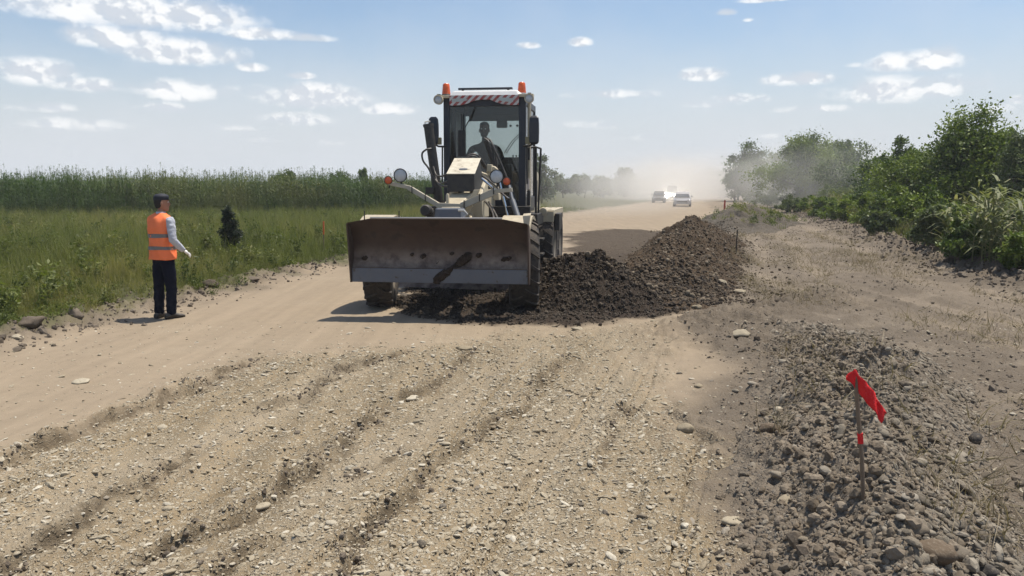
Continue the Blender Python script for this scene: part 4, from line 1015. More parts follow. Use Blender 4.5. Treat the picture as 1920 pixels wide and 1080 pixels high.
b = MB(); b.hexa([(.12, .7, 1.30), (.36, .7, 1.34), (.36, 1.3, 1.34), (.12, 1.3, 1.3), (.12, .7, 1.72), (.34, .7, 1.72), (.34, 1.3, 2.0), (.12, 1.3, 2.0)]); b.build('side_cover', M('shaded_cream_paint', (.48, .42, .30), .5, var=.2, dust=.5), G, .02)
# saddle arch for the blade circle
b = MB(); out = []
for i in range(15):
    a = R_(0 + 180 * i / 14); c_, s_ = math.cos(a), math.sin(a); out.append([(.06 + c_ * .44, 1.5, 1.62 + s_ * .50), (.06 + c_ * .44, 1.75, 1.62 + s_ * .50), (.06 + c_ * .34, 1.75, 1.62 + s_ * .40), (.06 + c_ * .34, 1.5, 1.62 + s_ * .40)])
b.rings(out); b.build('circle_saddle', K_CREAM, G, .01)
# -- sloping box ahead of the cab
b = MB(); b.hexa([(-.18, .5, 1.76), (.255, .5, 1.77), (.30, 1.16, 1.82), (-.17, 1.16, 1.82), (-.18, .5, 2.035), (.258, .5, 2.035), (.235, 1.16, 2.30), (-.19, 1.16, 2.30)]); bb = b.build('battery_box', K_BLACK, G, .012)  # black body: shade on the beige box's front put into its colour
b = MB(); b.hexa([(-.19, .485, 2.04), (.268, .485, 2.04), (.245, 1.17, 2.305), (-.20, 1.17, 2.305), (-.19, .485, 2.052), (.268, .485, 2.052), (.245, 1.17, 2.318), (-.20, 1.17, 2.318)]); b.build('lid', M('dusty_cream_lid', (.62, .56, .43), .5, var=.15, scale=3, dust=.4, wear=(.3, .24, .16), wear_at=.6), bb, .004)
b = MB(); b.lathe([(0, 0), (.07, 0), (.07, .012), (0, .012)], 18, 'z'); q = b.build('lid_latch', K_GREY, bb, sm=True, loc=(.05, .66, 2.118)); q.rotation_euler = (R_(21), 0, 0); q.scale = (1, .5, 1)
# -- lamp bar: shallow V of box section
b = MB()
def bar(p, q, w=.05, d=.05):
    p, q = Vector(p), Vector(q); u = (q - p).normalized(); up = Vector((0, 1, 0)).cross(u).normalized() * w; dy = Vector((0, d, 0))
    b.hexa([tuple(p - up - dy), tuple(q - up - dy), tuple(q - up + dy), tuple(p - up + dy), tuple(p + up - dy), tuple(q + up - dy), tuple(q + up + dy), tuple(p + up + dy)])
bar((-.28, .2, 1.56), (.13, .2, 1.545), .038); bar((-.26, .2, 1.565), (-.72, .2, 1.83), .036, .045); bar((.11, .2, 1.55), (.64, .2, 1.775), .05, .045); bar((-.70, .2, 1.83), (-1.06, .2, 1.905), .028, .04); bar((.62, .2, 1.775), (.90, .2, 1.80), .03, .04)
lb = b.build('lamp_bar', M('weathered_cream_bar', (.40, .36, .28), .55, var=.2, dust=.5), G, .006)
for x, z in ((-.66, 1.80), (-.45, 1.68), (.16, 1.58), (.40, 1.68), (.62, 1.79)):
    b = MB(); b.tube([(x, .145, z + .06), (x, .14, z), (x, .145, z - .06)], .009, 6); b.build('strap', K_BLACK, lb)
def lamp(x, y, z, r, name='headlamp', lensm=K_LENS, depth=.1):
    b = MB(); b.lathe([(0, depth), (r * .55, depth), (r * .95, depth * .4), (r, 0), (r * 1.03, -.012), (r * .93, -.016), (r * .9, -.004), (0, -.002)], 24, 'y', (x, y, z)); h = b.build(name, K_BLACK, G, sm=True)
    b = MB(); b.lathe([(0, -.03), (r * .4, -.027), (r * .75, -.018), (r * .9, -.008), (r * .9, 0), (0, 0)], 24, 'y', (x, y, z)); b.build('lens', lensm, h, sm=True)
    b = MB(); b.tube([(x, y + .05, z - r * .95), (x, y + .05, z - r - .06)], .014, 6); b.build('lamp_stem', K_BLACK, h)
lamp(-.845, .16, 2.02, .105); lamp(.665, .16, 2.0, .105)
lamp(-1.035, .15, 1.945, .064, 'indicator', K_ORANGE, .07); lamp(.822, .15, 1.925, .064, 'indicator', K_ORANGE, .07)
# -- lift cylinders and hoses
def ram(name, top, mid, bot, r, m=K_BLACK):
    b = MB(); b.tube([top, mid], r, 14); b.tube([Vector(top) - (Vector(mid) - Vector(top)) * .004, Vector(top) + (Vector(mid) - Vector(top)) * .03], r * 1.12, 14); b.tube([Vector(mid), Vector(mid) + (Vector(mid) - Vector(top)).normalized() * .07], r * 1.12, 14); c = b.build(name, m, G, sm=True)
    b = MB(); b.tube([mid, bot], r * .5, 10); b.build('piston_rod', K_CHROME, c, sm=True); return c
lc = ram('lift_cylinder', (-.875, 2.15, 2.95), (-.70, 2.15, 1.60), (-.62, 2.1, .95), .085)
b = MB(); b.tube([(-.925, 2.12, 2.93), (-.92, 2.10, 2.99), (-.83, 2.12, 3.0)], .013, 6); b.build('oil_pipe', M('pale_pipe', (.5, .47, .4), .4), lc, sm=True)
b = MB(); b.box(-.92, -.76, 2.05, 2.3, 1.72, 1.84); b.build('cylinder_yoke', K_BLACK, G, .01)
b = MB(); b.box(-.95, .95, 2.2, 2.35, 1.35, 1.5); b.build('lift_bridge', K_BLACK, G, .01)
# right one leans inwards across the windscreen
ram('lift_cylinder', (.16, 2.25, 2.66), (.36, 2.25, 2.05), (.62, 2.2, 1.05), .05)
b = MB()
for dx in (0, .05): b.tube([(.13 + dx, 2.22, 2.70), (.20 + dx, 2.15, 2.66), (.29 + dx, 2.12, 2.48), (.33 + dx, 2.1, 2.1), (.36 + dx, 2.1, 1.8)], .019, 8)
b.tube([(.30, 2.1, 2.55), (.45, 2.05, 2.25), (.58, 2.0, 1.95), (.66, 2.0, 1.75)], .02, 8); b.build('hose', K_HOSE, G, sm=True)
for pts in ([(-.80, 2.05, 2.52), (-.88, 2.0, 2.5), (-.95, 1.98, 2.43), (-.93, 1.97, 2.3), (-.84, 1.97, 2.18), (-.74, 1.95, 2.0), (-.6, 1.8, 1.9), (-.4, 1.4, 1.93), (-.2, 1.2, 1.98)],
            [(-.76, 2.02, 2.2), (-.68, 1.9, 2.05), (-.5, 1.6, 2.03), (-.3, 1.3, 2.08), (-.15, 1.15, 2.1)],
            [(-.74, 2.02, 2.1), (-.66, 1.9, 1.92), (-.5, 1.6, 1.86), (-.3, 1.3, 1.86), (-.18, 1.1, 1.88)],
            [(-.02, 1.25, 2.28), (.02, 1.3, 2.34), (.1, 1.33, 2.355), (.17, 1.4, 2.30), (.26, 1.5, 2.15)],
            [(-.06, 1.3, 2.26), (.0, 1.33, 2.36), (.12, 1.36, 2.385), (.22, 1.42, 2.29), (.32, 1.5, 2.1)],
            [(.30, 1.0, 2.02), (.42, .9, 1.95), (.55, .8, 1.86), (.66, .7, 1.75), (.78, .6, 1.66)],
            [(.35, .9, 1.62), (.5, .6, 1.5), (.6, .3, 1.36), (.68, .0, 1.2)], [(.42, .9, 1.6), (.56, .6, 1.45), (.68, .3, 1.3), (.75, .0, 1.15)]):
    b = MB()   # smooth the path
    P_ = [Vector(p) for p in pts]; Q_ = []
    for i in range(len(P_) - 1):
        p0, p1, p2, p3 = P_[max(0, i - 1)], P_[i], P_[i + 1], P_[min(len(P_) - 1, i + 2)]
        for s in range(5):
            t = s / 5; Q_.append(.5 * ((2 * p1) + (p2 - p0) * t + (2 * p0 - 5 * p1 + 4 * p2 - p3) * t * t + (3 * p1 - p0 - 3 * p2 + p3) * t ** 3))
    Q_.append(P_[-1]); b.tube(Q_, .017, 8); b.build('hose', K_HOSE, G, sm=True)
b = MB(); b.tube([(.33, .75, 1.98), (.5, .72, 1.84)], .02, 8); b.tube([(.50, .72, 1.84), (.75, .9, 1.66)], .012, 8); b.build('steering_ram', K_CHROME, G, sm=True)
b = MB(); b.tube([(.66, 1.6, 1.86), (.74, 1.4, 1.62)], .03, 8); b.tube([(.74, 1.4, 1.62), (.86, 1.2, 1.34)], .05, 10); b.build('side_shift_ram', K_GREY, G, sm=True)
b = MB(); b.lathe([(0, 0), (.09, 0), (.1, .03), (.1, .09), (.06, .12), (0, .12)], 16, 'y', (.38, 1.5, 2.1)); b.box(.3, .38, 1.45, 1.6, 2.1, 2.22); b.build('hydraulic_motor', K_CREAM, G, .01)
# -- circle and moldboard under the frame
b = MB(); b.lathe([(.5, .86), (.72, .86), (.72, .96), (.5, .96)], 36, 'z', (0, 2.1, 0)); b.build('blade_circle', K_BLACK, G, sm=True)
b = MB(); b.hexa([(-.12, .35, .78), (.12, .35, .78), (.5, 1.7, .84), (-.5, 1.7, .84), (-.12, .35, .9), (.12, .35, .9), (.5, 1.7, .94), (-.5, 1.7, .94)]); b.build('drawbar', K_BLACK, G, .01)
b = MB(); out = []
for i in range(9):
    t = i / 8; z = .05 + .6 * t; yy = 2.0 + .16 * math.sin(t * math.pi) - .04; out.append([(-1.45, yy, z), (1.19, yy - .42, z), (1.19, yy - .38, z), (-1.45, yy + .04, z)])
b.rings(out); mbd = b.build('moldboard', K_BLADE, G, sm=True)
b = MB(); b.prism([(1.30, .02), (1.5, .01), (1.7, .12), (1.7, .46), (1.55, .52), (1.42, .40)], 'x', 1.20, 1.222); b.build('end_bit', K_EDGE, mbd, .004)
b = MB()
for s in (-.35, .35): b.box(s - .06, s + .06, 1.95, 2.25, .5, .88)
b.build('moldboard_arm', K_BLACK, G, .01)
# -- cab
cx0, cx1, cy0, cy1, cz0, cz1 = -.785, .775, 3.0, 4.75, 1.42, 3.50
b = MB()
def post(x0, x1, y0, y1, z0=cz0, z1=cz1, lean=0.0): b.hexa([(x0, y0 - lean, z0), (x1, y0 - lean, z0), (x1, y1 - lean, z0), (x0, y1 - lean, z0), (x0, y0, z1), (x1, y0, z1), (x1, y1, z1), (x0, y1, z1)])
post(cx0, cx0 + .12, cy0, cy0 + .12, lean=.04); post(cx1 - .13, cx1, cy0, cy0 + .12, lean=.04)
post(cx0, cx0 + .09, cy1 - .1, cy1); post(cx1 - .09, cx1, cy1 - .1, cy1); post(cx0 + .004, cx0 + .08, 3.78, 3.86); post(cx1 - .08, cx1 - .004, 3.78, 3.86)
b.box(cx0 + .12, cx1 - .13, cy0 + .01, cy0 + .10, 3.34, 3.497); b.box(cx0 + .12, cx1 - .13, cy0 - .02, cy0 + .08, cz0 + .002, 1.60)
b.box(cx0 + .09, cx1 - .09, cy1 - .09, cy1 - .01, 3.31, 3.497); b.box(cx0 + .002, cx0 + .09, cy0 + .12, cy1 - .1, 3.36, 3.495); b.box(cx1 - .09, cx1 - .002, cy0 + .12, cy1 - .1, 3.36, 3.495)
b.box(cx0 + .005, cx0 + .07, cy0 + .11, cy1 - .1, cz0 + .001, 1.66); b.box(cx1 - .07, cx1 - .005, cy0 + .11, cy1 - .1, cz0 + .001, 1.66)
cab = b.build('cab', K_NAVY, G, .012)
b = MB(); b.box(cx0 + .02, cx1 - .02, cy0 + .03, cy1 + .02, 1.36, cz0 - .002); b.build('floor', K_BLACK, cab, .005)
b = MB(); b.box(cx0 + .09, cx1 - .09, cy1 - .08, cy1 - .02, cz0 + .004, 2.46); b.build('rear_panel', K_BLACK, cab, .004)
b = MB(); b.box(cx0 + .012, cx0 + .06, 3.87, cy1 - .11, 1.67, 3.35); b.build('side_panel', K_BLACK, cab, .004)
b = MB(); b.hexa([(cx0 + .12, cy0 - .005, 1.6), (cx1 - .13, cy0 - .005, 1.6), (cx1 - .13, cy0 + .003, 1.6), (cx0 + .12, cy0 + .003, 1.6), (cx0 + .12, cy0 + .03, 3.34), (cx1 - .13, cy0 + .03, 3.34), (cx1 - .13, cy0 + .038, 3.34), (cx0 + .12, cy0 + .038, 3.34)]); b.build('windscreen', K_GLASS, cab)
b = MB(); b.box(cx0 + .09, cx1 - .09, cy1 - .05, cy1 - .044, 2.462, 3.308); b.build('rear_window', K_GLASS, cab)
for x in (cx0 + .02, cx1 - .028):
    b = MB(); b.box(x, x + .006, cy0 + .12, 3.78, 1.662, 3.358); b.build('side_window', K_GLASS, cab)
b = MB(); b.box(cx1 - .028, cx1 - .022, 3.862, cy1 - .102, 1.662, 3.358); b.build('side_window', K_GLASS, cab)
# rear blind over the windscreen header and inner fittings seen against the sky
b = MB(); b.box(-.6, .62, 4.60, 4.64, 3.20, 3.33); b.box(-.02, .2, 4.58, 4.66, 3.06, 3.2); b.build('interior_trim', K_BLACK, cab, .01)
for x in (.27, .41):
    b = MB(); b.lathe([(0, 0), (.028, 0), (.028, .02), (0, .02)], 6, 'y', (x, 4.6, 3.10)); b.build('work_lamp_knob', K_BLACK, cab)
b = MB()
for o_ in (0, .05): b.tube([(.10 + o_, 4.85, 2.55), (.25 + o_, 4.86, 2.78), (.42 + o_, 4.86, 2.95)], .01, 6)
b.build('rear_wiper', K_BLACK, cab)
b = MB(); b.tube([(-.18, 2.985, 3.33), (-.28, 2.97, 3.1), (-.42, 2.95, 2.85)], .011, 6); b.box(-.5, -.36, 2.95, 2.968, 2.42, 2.9); b.tube([(-.43, 2.94, 3.2), (-.43, 2.93, 2.45)], .012, 6); b.build('wiper', K_BLACK, cab)
b = MB(); b.box(-.5, .5, 3.08, 3.42, 1.45, 2.28); b.box(-.62, -.35, 3.2, 4.2, 1.45, 2.1); b.box(.42, .66, 3.2, 4.2, 1.45, 2.15); b.build('console', K_BLACK, cab, .03)
b = MB(); b.tube([(-.18, 3.35, 2.1), (-.18, 3.5, 2.22)], .03, 8)
ring = [(-.18 + .2 * math.cos(a), 3.5 + .10 * math.sin(a), 2.24 + .12 * math.sin(a)) for a in [2 * math.pi * i / 24 for i in range(25)]]; b.tube(ring, .015, 8)
b.tube([ring[0], ring[12]], .012, 6); b.build('steering_wheel', K_BLACK, cab, sm=True)
b = MB(); b.box(-.42, .06, 3.85, 4.33, 1.9, 2.05); b.hexa([(-.4, 4.28, 2.05), (.04, 4.28, 2.05), (.04, 4.4, 2.05), (-.4, 4.4, 2.05), (-.36, 4.38, 2.62), (0, 4.38, 2.62), (0, 4.48, 2.62), (-.36, 4.48, 2.62)]); b.box(-.3, -.06, 3.95, 4.25, 1.45, 1.9); b.build('seat', K_SEAT, cab, .03)
for i, x in enumerate((-.52, -.46, .5, .56, .62)):
    b = MB(); b.tube([(x, 3.4, 2.05), (x - .01, 3.36, 2.42), (x - .01, 3.36, 2.45)], [.01, .01, .022], 6); b.build('lever', K_BLACK, cab)
# roof
b = MB(); b.hexa([(-.69, 2.93, 3.50), (.70, 2.93, 3.50), (.74, 4.85, 3.50), (-.73, 4.85, 3.50), (-.60, 3.0, 3.63), (.62, 3.0, 3.63), (.66, 4.8, 3.66), (-.65, 4.8, 3.66)]); roof = b.build('roof', K_WHITE, cab, .03)
b = MB(); b.box(-.53, .5, 3.15, 3.25, 3.665, 3.70)
for x in (-.45, .42): b.box(x - .02, x + .02, 3.18, 3.24, 3.61, 3.665)
b.build('light_bar', K_NAVY, roof, .006)
poly = [(-.645, 3.535), (-.645, 3.36), (-.60, 3.35), (-.42, 3.36), (-.30, 3.385), (-.2, 3.43), (-.05, 3.455), (.12, 3.45), (.22, 3.405), (.34, 3.37), (.52, 3.345), (.655, 3.35), (.66, 3.53)]
b = MB(); b.prism(poly, 'y', 2.905, 2.925); b.build('hazard_stripe_board', K_STRIPE, roof)
b = MB()
for pl in ([(-.60, 3.475), (-.60, 3.415), (-.40, 3.42), (-.30, 3.45), (-.36, 3.478)], [(.24, 3.46), (.34, 3.42), (.55, 3.395), (.56, 3.465), (.36, 3.482)]): b.prism(pl, 'y', 2.898, 2.904)
b.build('reflector_patch', M('faded_white_patch', (.40, .43, .40), .5), roof)
for x, xb in ((-.86, -.70), (.86, .70)):
    b = MB(); b.box(min(x, xb) - .06, max(x, xb) + .06, 2.94, 3.1, 3.495, 3.55); b.build('lamp_shelf', K_CREAM, roof, .008)
for x, bm_ in ((-.835, K_BLACK), (.64, M('pale_beacon_base', (.35, .37, .38), .5))):
    b = MB(); b.lathe([(0, 3.53), (.10, 3.53), (.092, 3.625), (0, 3.625)], 18, 'z', (x, 3.5, 0)); bc = b.build('beacon', bm_, G, .006, True)
    b = MB(); b.lathe([(0, 3.62), (.085, 3.62), (.08, 3.67), (.072, 3.75), (.066, 3.81), (.045, 3.83), (0, 3.825)], 18, 'z', (x, 3.5, 0)); b.build('lens', K_AMBER, bc, sm=True)
for x in (-.835,): b = MB(); b.box(-.93, -.6, 3.4, 3.6, 3.52, 3.552); b.build('beacon_shelf', K_CREAM, G, .006)
for x in (-.845, .855):
    b = MB(); b.lathe([(0, .13), (.06, .13), (.085, .06), (.088, -.03), (.075, -.035), (.072, -.01), (0, -.01)], 20, 'y', (x, 2.85, 3.455)); w_ = b.build('work_lamp', K_CREAM, G, sm=True)
    b = MB(); b.lathe([(0, -.03), (.05, -.025), (.072, -.012), (.072, 0), (0, 0)], 20, 'y', (x, 2.85, 3.455)); b.build('lens', K_LENS, w_, sm=True)
    b = MB(); b.box(x - .03, x + .03, 2.87, 2.95, 3.52, 3.56); b.build('lamp_mount', K_BLACK, w_)
# mirrors
for s, x0 in ((-1, -.93), (1, .955)):
    b = MB(); out = []
    for (w, d, z) in ((.055, .02, 2.62), (.085, .05, 2.66), (.09, .06, 2.85), (.088, .06, 3.0), (.08, .05, 3.1), (.05, .02, 3.14)): out.append([(x0 - w, 2.8 - d, z), (x0 + w, 2.8 - d, z), (x0 + w, 2.8 + d, z), (x0 - w, 2.8 + d, z)])
    b.rings(out); mr = b.build('mirror', K_NAVY, G, .015)
    b = MB(); b.box(x0 - .075, x0 + .075, 2.862, 2.87, 2.69, 3.06); b.build('mirror_glass', K_MIRROR, mr)
    b = MB(); b.tube([(s * .74, 2.98, 2.60), (s * .86, 2.88, 2.60), (x0, 2.82, 2.64)], .018, 8); b.tube([(s * .8, 2.95, 2.6), (s * .81, 2.95, 1.9)], .016, 8); b.build('mirror_arm', K_BLACK, mr, sm=True)
    b = MB(); b.box(s * .835 - .045, s * .835 + .045, 2.78, 2.86, 2.63, 2.76); b.build('marker_lamp', M('dull_marker_lamp', (.20, .17, .09), .5), G, .008)
# handrail, exhaust pillar, ladder on the right side of the cab
b = MB(); b.tube([(.93, 3.35, 2.60), (.935, 3.35, 1.2)], .022, 8); b.tube([(1.0, 3.6, 2.58), (.985, 3.6, 2.2), (.95, 3.6, 1.2)], .02, 8); b.tube([(.78, 3.35, 2.58), (.93, 3.35, 2.60), (1.0, 3.6, 2.58)], .018, 8); b.build('handrail', K_BLACK, G, sm=True)
b = MB(); b.tube([(.83, 3.1, 3.46), (.83, 3.1, 1.3)], .032, 10); b.build('side_pillar', K_CREAM, G, sm=True)
b = MB(); b.box(.795, .85, 3.02, 3.1, 2.35, 2.58); b.build('side_lamp', K_BLACK, G, .008)
b = MB(); b.box(.80, .86, 3.0, 3.08, 1.5, 1.78); b.build('side_lamp', K_BLACK, G, .008)
b = MB(); b.box(.80, .845, 2.98, 3.04, 1.80, 2.0); b.build('reflector', M('red_white_reflector', (.6, .5, .42), .4), G, .004)
b = MB(); b.box(.62, 1.0, 3.0, 4.2, 1.12, 1.34)
for z in (.5, .8): b.box(.8, 1.05, 3.6, 4.0, z, z + .04)
b.box(.8, .83, 3.6, 3.63, .5, 1.15); b.box(.8, .83, 3.97, 4.0, .5, 1.15); b.build('step', K_BLACK, G, .01)
b = MB(); b.lathe([(0, 0), (.07, .01), (.085, .05), (.07, .11), (0, .12)], 14, 'y', (1.02, 3.9, 1.36)); b.build('fuel_cap', K_CREAM, G, sm=True)
b = MB(); b.box(-1.0, -.66, 3.0, 4.2, 1.0, 1.34); b.build('fuel_tank', K_BLACK, G, .02)
# rear: engine hood, tandem cases, fenders
b = MB(); b.hexa([(-.6, 4.8, 1.2), (.6, 4.8, 1.2), (.6, 7.7, 1.2), (-.6, 7.7, 1.2), (-.58, 4.8, 2.42), (.58, 4.8, 2.42), (.55, 7.6, 2.2), (-.55, 7.6, 2.2)]); eh = b.build('engine_hood', K_CREAM, G, .04)
b = MB()
for k in range(7): b.box(.601, .607, 5.2 + k * .25, 5.36 + k * .25, 1.5, 2.0)
b.build('vent', K_BLACK, eh)
b = MB(); b.tube([(.3, 6.4, 2.2), (.3, 6.4, 2.75), (.3, 6.5, 2.85)], .05, 10); b.build('exhaust_pipe', K_BLACK, eh, sm=True)
b = MB(); b.box(-.45, .45, 3.0, 7.5, .75, 1.2); b.build('rear_frame', K_BLACK, G, .02)
for s in (-1, 1):
    b = MB(); b.hexa([(s * .62 - .09, 4.6, .5), (s * .62 + .09, 4.6, .5), (s * .62 + .09, 6.85, .5), (s * .62 - .09, 6.85, .5), (s * .62 - .09, 4.7, .9), (s * .62 + .09, 4.7, .9), (s * .62 + .09, 6.75, .9), (s * .62 - .09, 6.75, .9)]); b.build('tandem_case', K_BLACK, G, .03)
    b = MB(); x0, x1 = (.79, 1.19) if s > 0 else (-1.19, -.79)
    b.box(x0, x1, 4.42, 4.46, 1.13, 1.345); b.box(x0, x1, 4.462, 7.05, 1.345, 1.37); b.box(x0, x1, 7.052, 7.09, 1.13, 1.37); b.box(x1 - .02 if s > 0 else x0, x1 if s > 0 else x0 + .02, 4.462, 7.05, 1.25, 1.343); b.build('rear_fender', K_CREAM, G, .008)
b = MB(); b.box(1.2, 1.30, 4.55, 5.2, .95, 1.30); b.build('tool_box', K_BLACK, G, .015)
# ------------------------------------------------------------------ people
SKIN = M('tanned_skin', (.30, .155, .095), .55, var=.08, scale=20)
P_VEST = M('orange_hi_vis_cloth', (.90, .215, .085), .8, var=.07, scale=12, bump=.3, spec=.1)
P_BAND = M('grey_reflective_band', (.16, .155, .15), .45, var=.08, scale=30)
P_SHIRT = M('pale_grey_shirt', (.42, .43, .47), .8, var=.08, scale=9, bump=.3)
P_TROU = M('dark_navy_trousers', (.008, .010, .019), .9, var=.25, scale=9, bump=.3, spec=.08)
P_SHOE = M('black_shoes', (.012, .011, .011), .5, var=.2, dust=.35)
P_CAP = M('dark_cap_cloth', (.014, .016, .024), .7, var=.2)
P_HAIR = M('dark_hair', (.014, .011, .009), .7, var=.3, scale=30)
P_GLOVE = M('white_work_glove', (.72, .70, .66), .8, var=.06)
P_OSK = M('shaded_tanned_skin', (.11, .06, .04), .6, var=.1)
P_DARK = M('dark_work_jacket', (.014, .014, .016), .85, var=.2, spec=.1)
def skin_obj(name, nodes, edges, m, parent, sub=2, root=0):
    """one continuous surface grown over joints: nodes (x, y, z, radius or (rx, ry))"""
    me = bpy.data.meshes.new(name); me.from_pydata([n[:3] for n in nodes], edges, []); me.update()
    o = link(name, me, m, parent)
    s = o.modifiers.new('skin', 'SKIN'); s.use_smooth_shade = True; s.branch_smoothing = .6
    if not me.skin_vertices: me.skin_vertices.new()
    for i, n in enumerate(nodes):
        r = n[3]; me.skin_vertices[0].data[i].radius = r if isinstance(r, tuple) else (r, r)
        me.skin_vertices[0].data[i].use_root = (i == root)
    d = o.modifiers.new('subdivision', 'SUBSURF'); d.levels = sub; d.render_levels = sub
    return o
def folds(o, size, strength, sub=1):
    if sub: q = o.modifiers.new('fine', 'SUBSURF'); q.subdivision_type = 'SIMPLE'; q.levels = sub; q.render_levels = sub
    t = bpy.data.textures.new('cloth_folds', 'CLOUDS'); t.noise_scale = size; t.noise_depth = 2
    d = o.modifiers.new('folds', 'DISPLACE'); d.texture = t; d.strength = strength; d.mid_level = .5; d.texture_coords = 'LOCAL'
    return o
def chain(n0, n): return [(n0 + i, n0 + i + 1) for i in range(n - 1)]
def hand_nodes(w, d, side, pn, curl=.5, L=.085):
    """palm and five fingers from a wrist: w wrist point, d pointing direction, pn back-of-hand normal, side thumb direction"""
    w, d, pn, side = Vector(w), Vector(d).normalized(), Vector(pn).normalized(), Vector(side).normalized()
    N = []; E = []
    N.append((*w, .026)); N.append((*(w + d * .045), (.038, .018))); N.append((*(w + d * .085), (.036, .015))); E += [(0, 1), (1, 2)]
    for i, (o, l) in enumerate(((.030, .92), (.010, 1.0), (-.010, .95), (-.030, .75))):
        b = w + d * .082 + side * o; k = len(N); c = curl * (.85 + .1 * i)
        N.append((*b, .0095)); f1 = (d - pn * c * .6).normalized(); p1 = b + f1 * .042 * l; N.append((*p1, .009))
        f2 = (d - pn * c * 1.6).normalized(); p2 = p1 + f2 * .028 * l; N.append((*p2, .0082)); f3 = (d * .6 - pn * c * 2.2).normalized(); N.append((*(p2 + f3 * .02 * l), .0072))
        E += [(2, k), (k, k + 1), (k + 1, k + 2), (k + 2, k + 3)]
    k = len(N); b = w + d * .03 + side * .034; N.append((*b, .014)); p1 = b + (d * .7 + side * .6 - pn * .3).normalized() * .038; N.append((*p1, .011)); N.append((*(p1 + (d - pn * .4).normalized() * .028), .009))
    E += [(1, k), (k, k + 1), (k + 1, k + 2)]
    return N, E
def head(parent, c, rz, s=1.0, skin=SKIN, hairm=P_HAIR, name='head', pitch=0.0, ret_mb=False):
    """head rings from chin to crown with brow, nose, mouth, ears; faces +y before the turn"""
    b = MB(); out = []
    prof = [(-.115, .032, .030, .045), (-.105, .045, .048, .035), (-.085, .056, .066, .02), (-.055, .064, .080, .008), (-.02, .070, .088, .004), (.015, .0745, .093, 0), (.05, .077, .096, -.003), (.085, .074, .093, -.006), (.112, .060, .076, -.008), (.128, .036, .046, -.01), (.134, .010, .012, -.01)]
    for z, rx, ry, yo in prof:
        ring = []
        for k in range(28):
            a = 2 * math.pi * k / 28; x = rx * math.cos(a); y = ry * math.sin(a) + yo; f = max(0, math.sin(a))
            nz = math.exp(-((a - math.pi / 2) / .22) ** 2)
            if -.05 < z < .03: y += nz * .022 * (1 if z < 0 else .45)
            if -.09 < z < -.05: y += math.exp(-((a - math.pi / 2) / .4) ** 2) * .006
            if 0 < z < .03: y -= (math.exp(-((a - 1.15) / .2) ** 2) + math.exp(-((a - 1.99) / .2) ** 2)) * .008
            ring.append((x, y, z))
        out.append(ring)
    b.rings(out)
    for sgn in (-1, 1):
        b.rings([[(sgn * (.071 + q), -.008 + .017 * math.cos(t) * k2, -.005 + .032 * math.sin(t) * k2) for t in [2 * math.pi * j / 10 for j in range(10)]] for q, k2 in ((0, .8), (.012, 1.0), (.018, .8))])
    h = b.build(name, skin, parent, sm=True, loc=c, rot=(pitch, 0, rz)); h.scale = (s, s, s)
    b = MB(); out = []
    for z, rx, ry, yo in [(-.07, .052, .05, -.035), (-.04, .066, .075, -.018), (.0, .075, .092, -.012), (.05, .0815, .1, -.008), (.085, .079, .0985, -.009), (.115, .065, .08, -.01), (.133, .038, .05, -.011), (.141, .01, .012, -.011)]:
        ring = []
        for k in range(28):
            a = 2 * math.pi * k / 28; y = ry * math.sin(a) + yo; x = rx * math.cos(a)
            if math.sin(a) > -.05 and z < .07: y = yo - .0 * ry; x = math.copysign(min(abs(x), rx * .97), x)
            ring.append((x, y, z))
        out.append(ring)
    b.rings(out); b.build('hair', hairm, h, sm=True)
    for sgn in (-1, 1):
        b = MB(); b.lathe([(0, .013), (.008, .011), (.012, .004), (.012, -.004), (0, -.008)], 10, 'y', (sgn * .030, .080, .018)); e = b.build('eye', M('eye_white', (.6, .58, .55), .3) if 'eye_white' not in bpy.data.materials else bpy.data.materials['eye_white'], h, sm=True)
    return h
# ---- worker with the orange vest, seen from behind, looking to the grader
wx, wy, wz = spot(312, 597)
W = thing('person', 'person in an orange reflective vest and dark cap standing on the road edge', 'person', (wx, wy, wz), R_(-24))
nodes = [(0, 0, .93, (.135, .10)), (0, .0, 1.08, (.125, .092)), (0, -.01, 1.25, (.145, .10)), (0, -.015, 1.38, (.14, .09)), (0, -.008, 1.46, (.06, .055)), (0, .012, 1.53, (.05, .05)), (0, .02, 1.57, (.045, .045)),
         (-.09, 0, .86, .088), (-.105, .0, .50, .058), (-.11, -.015, .10, .042), (.09, .0, .86, .088), (.10, .03, .50, .058), (.10, .01, .10, .042),
         (-.17, -.0, 1.40, .05), (-.17, .07, 1.15, .043), (-.06, .22, 1.02, .031), (.185, -.01, 1.40, .052), (.235, -.045, 1.13, .043), (.275, .10, .96, .031)]
edges = chain(0, 7) + [(0, 7), (7, 8), (8, 9), (0, 10), (10, 11), (11, 12), (3, 13), (13, 14), (14, 15), (3, 16), (16, 17), (17, 18)]
skin_obj('body', nodes, edges, SKIN, W)
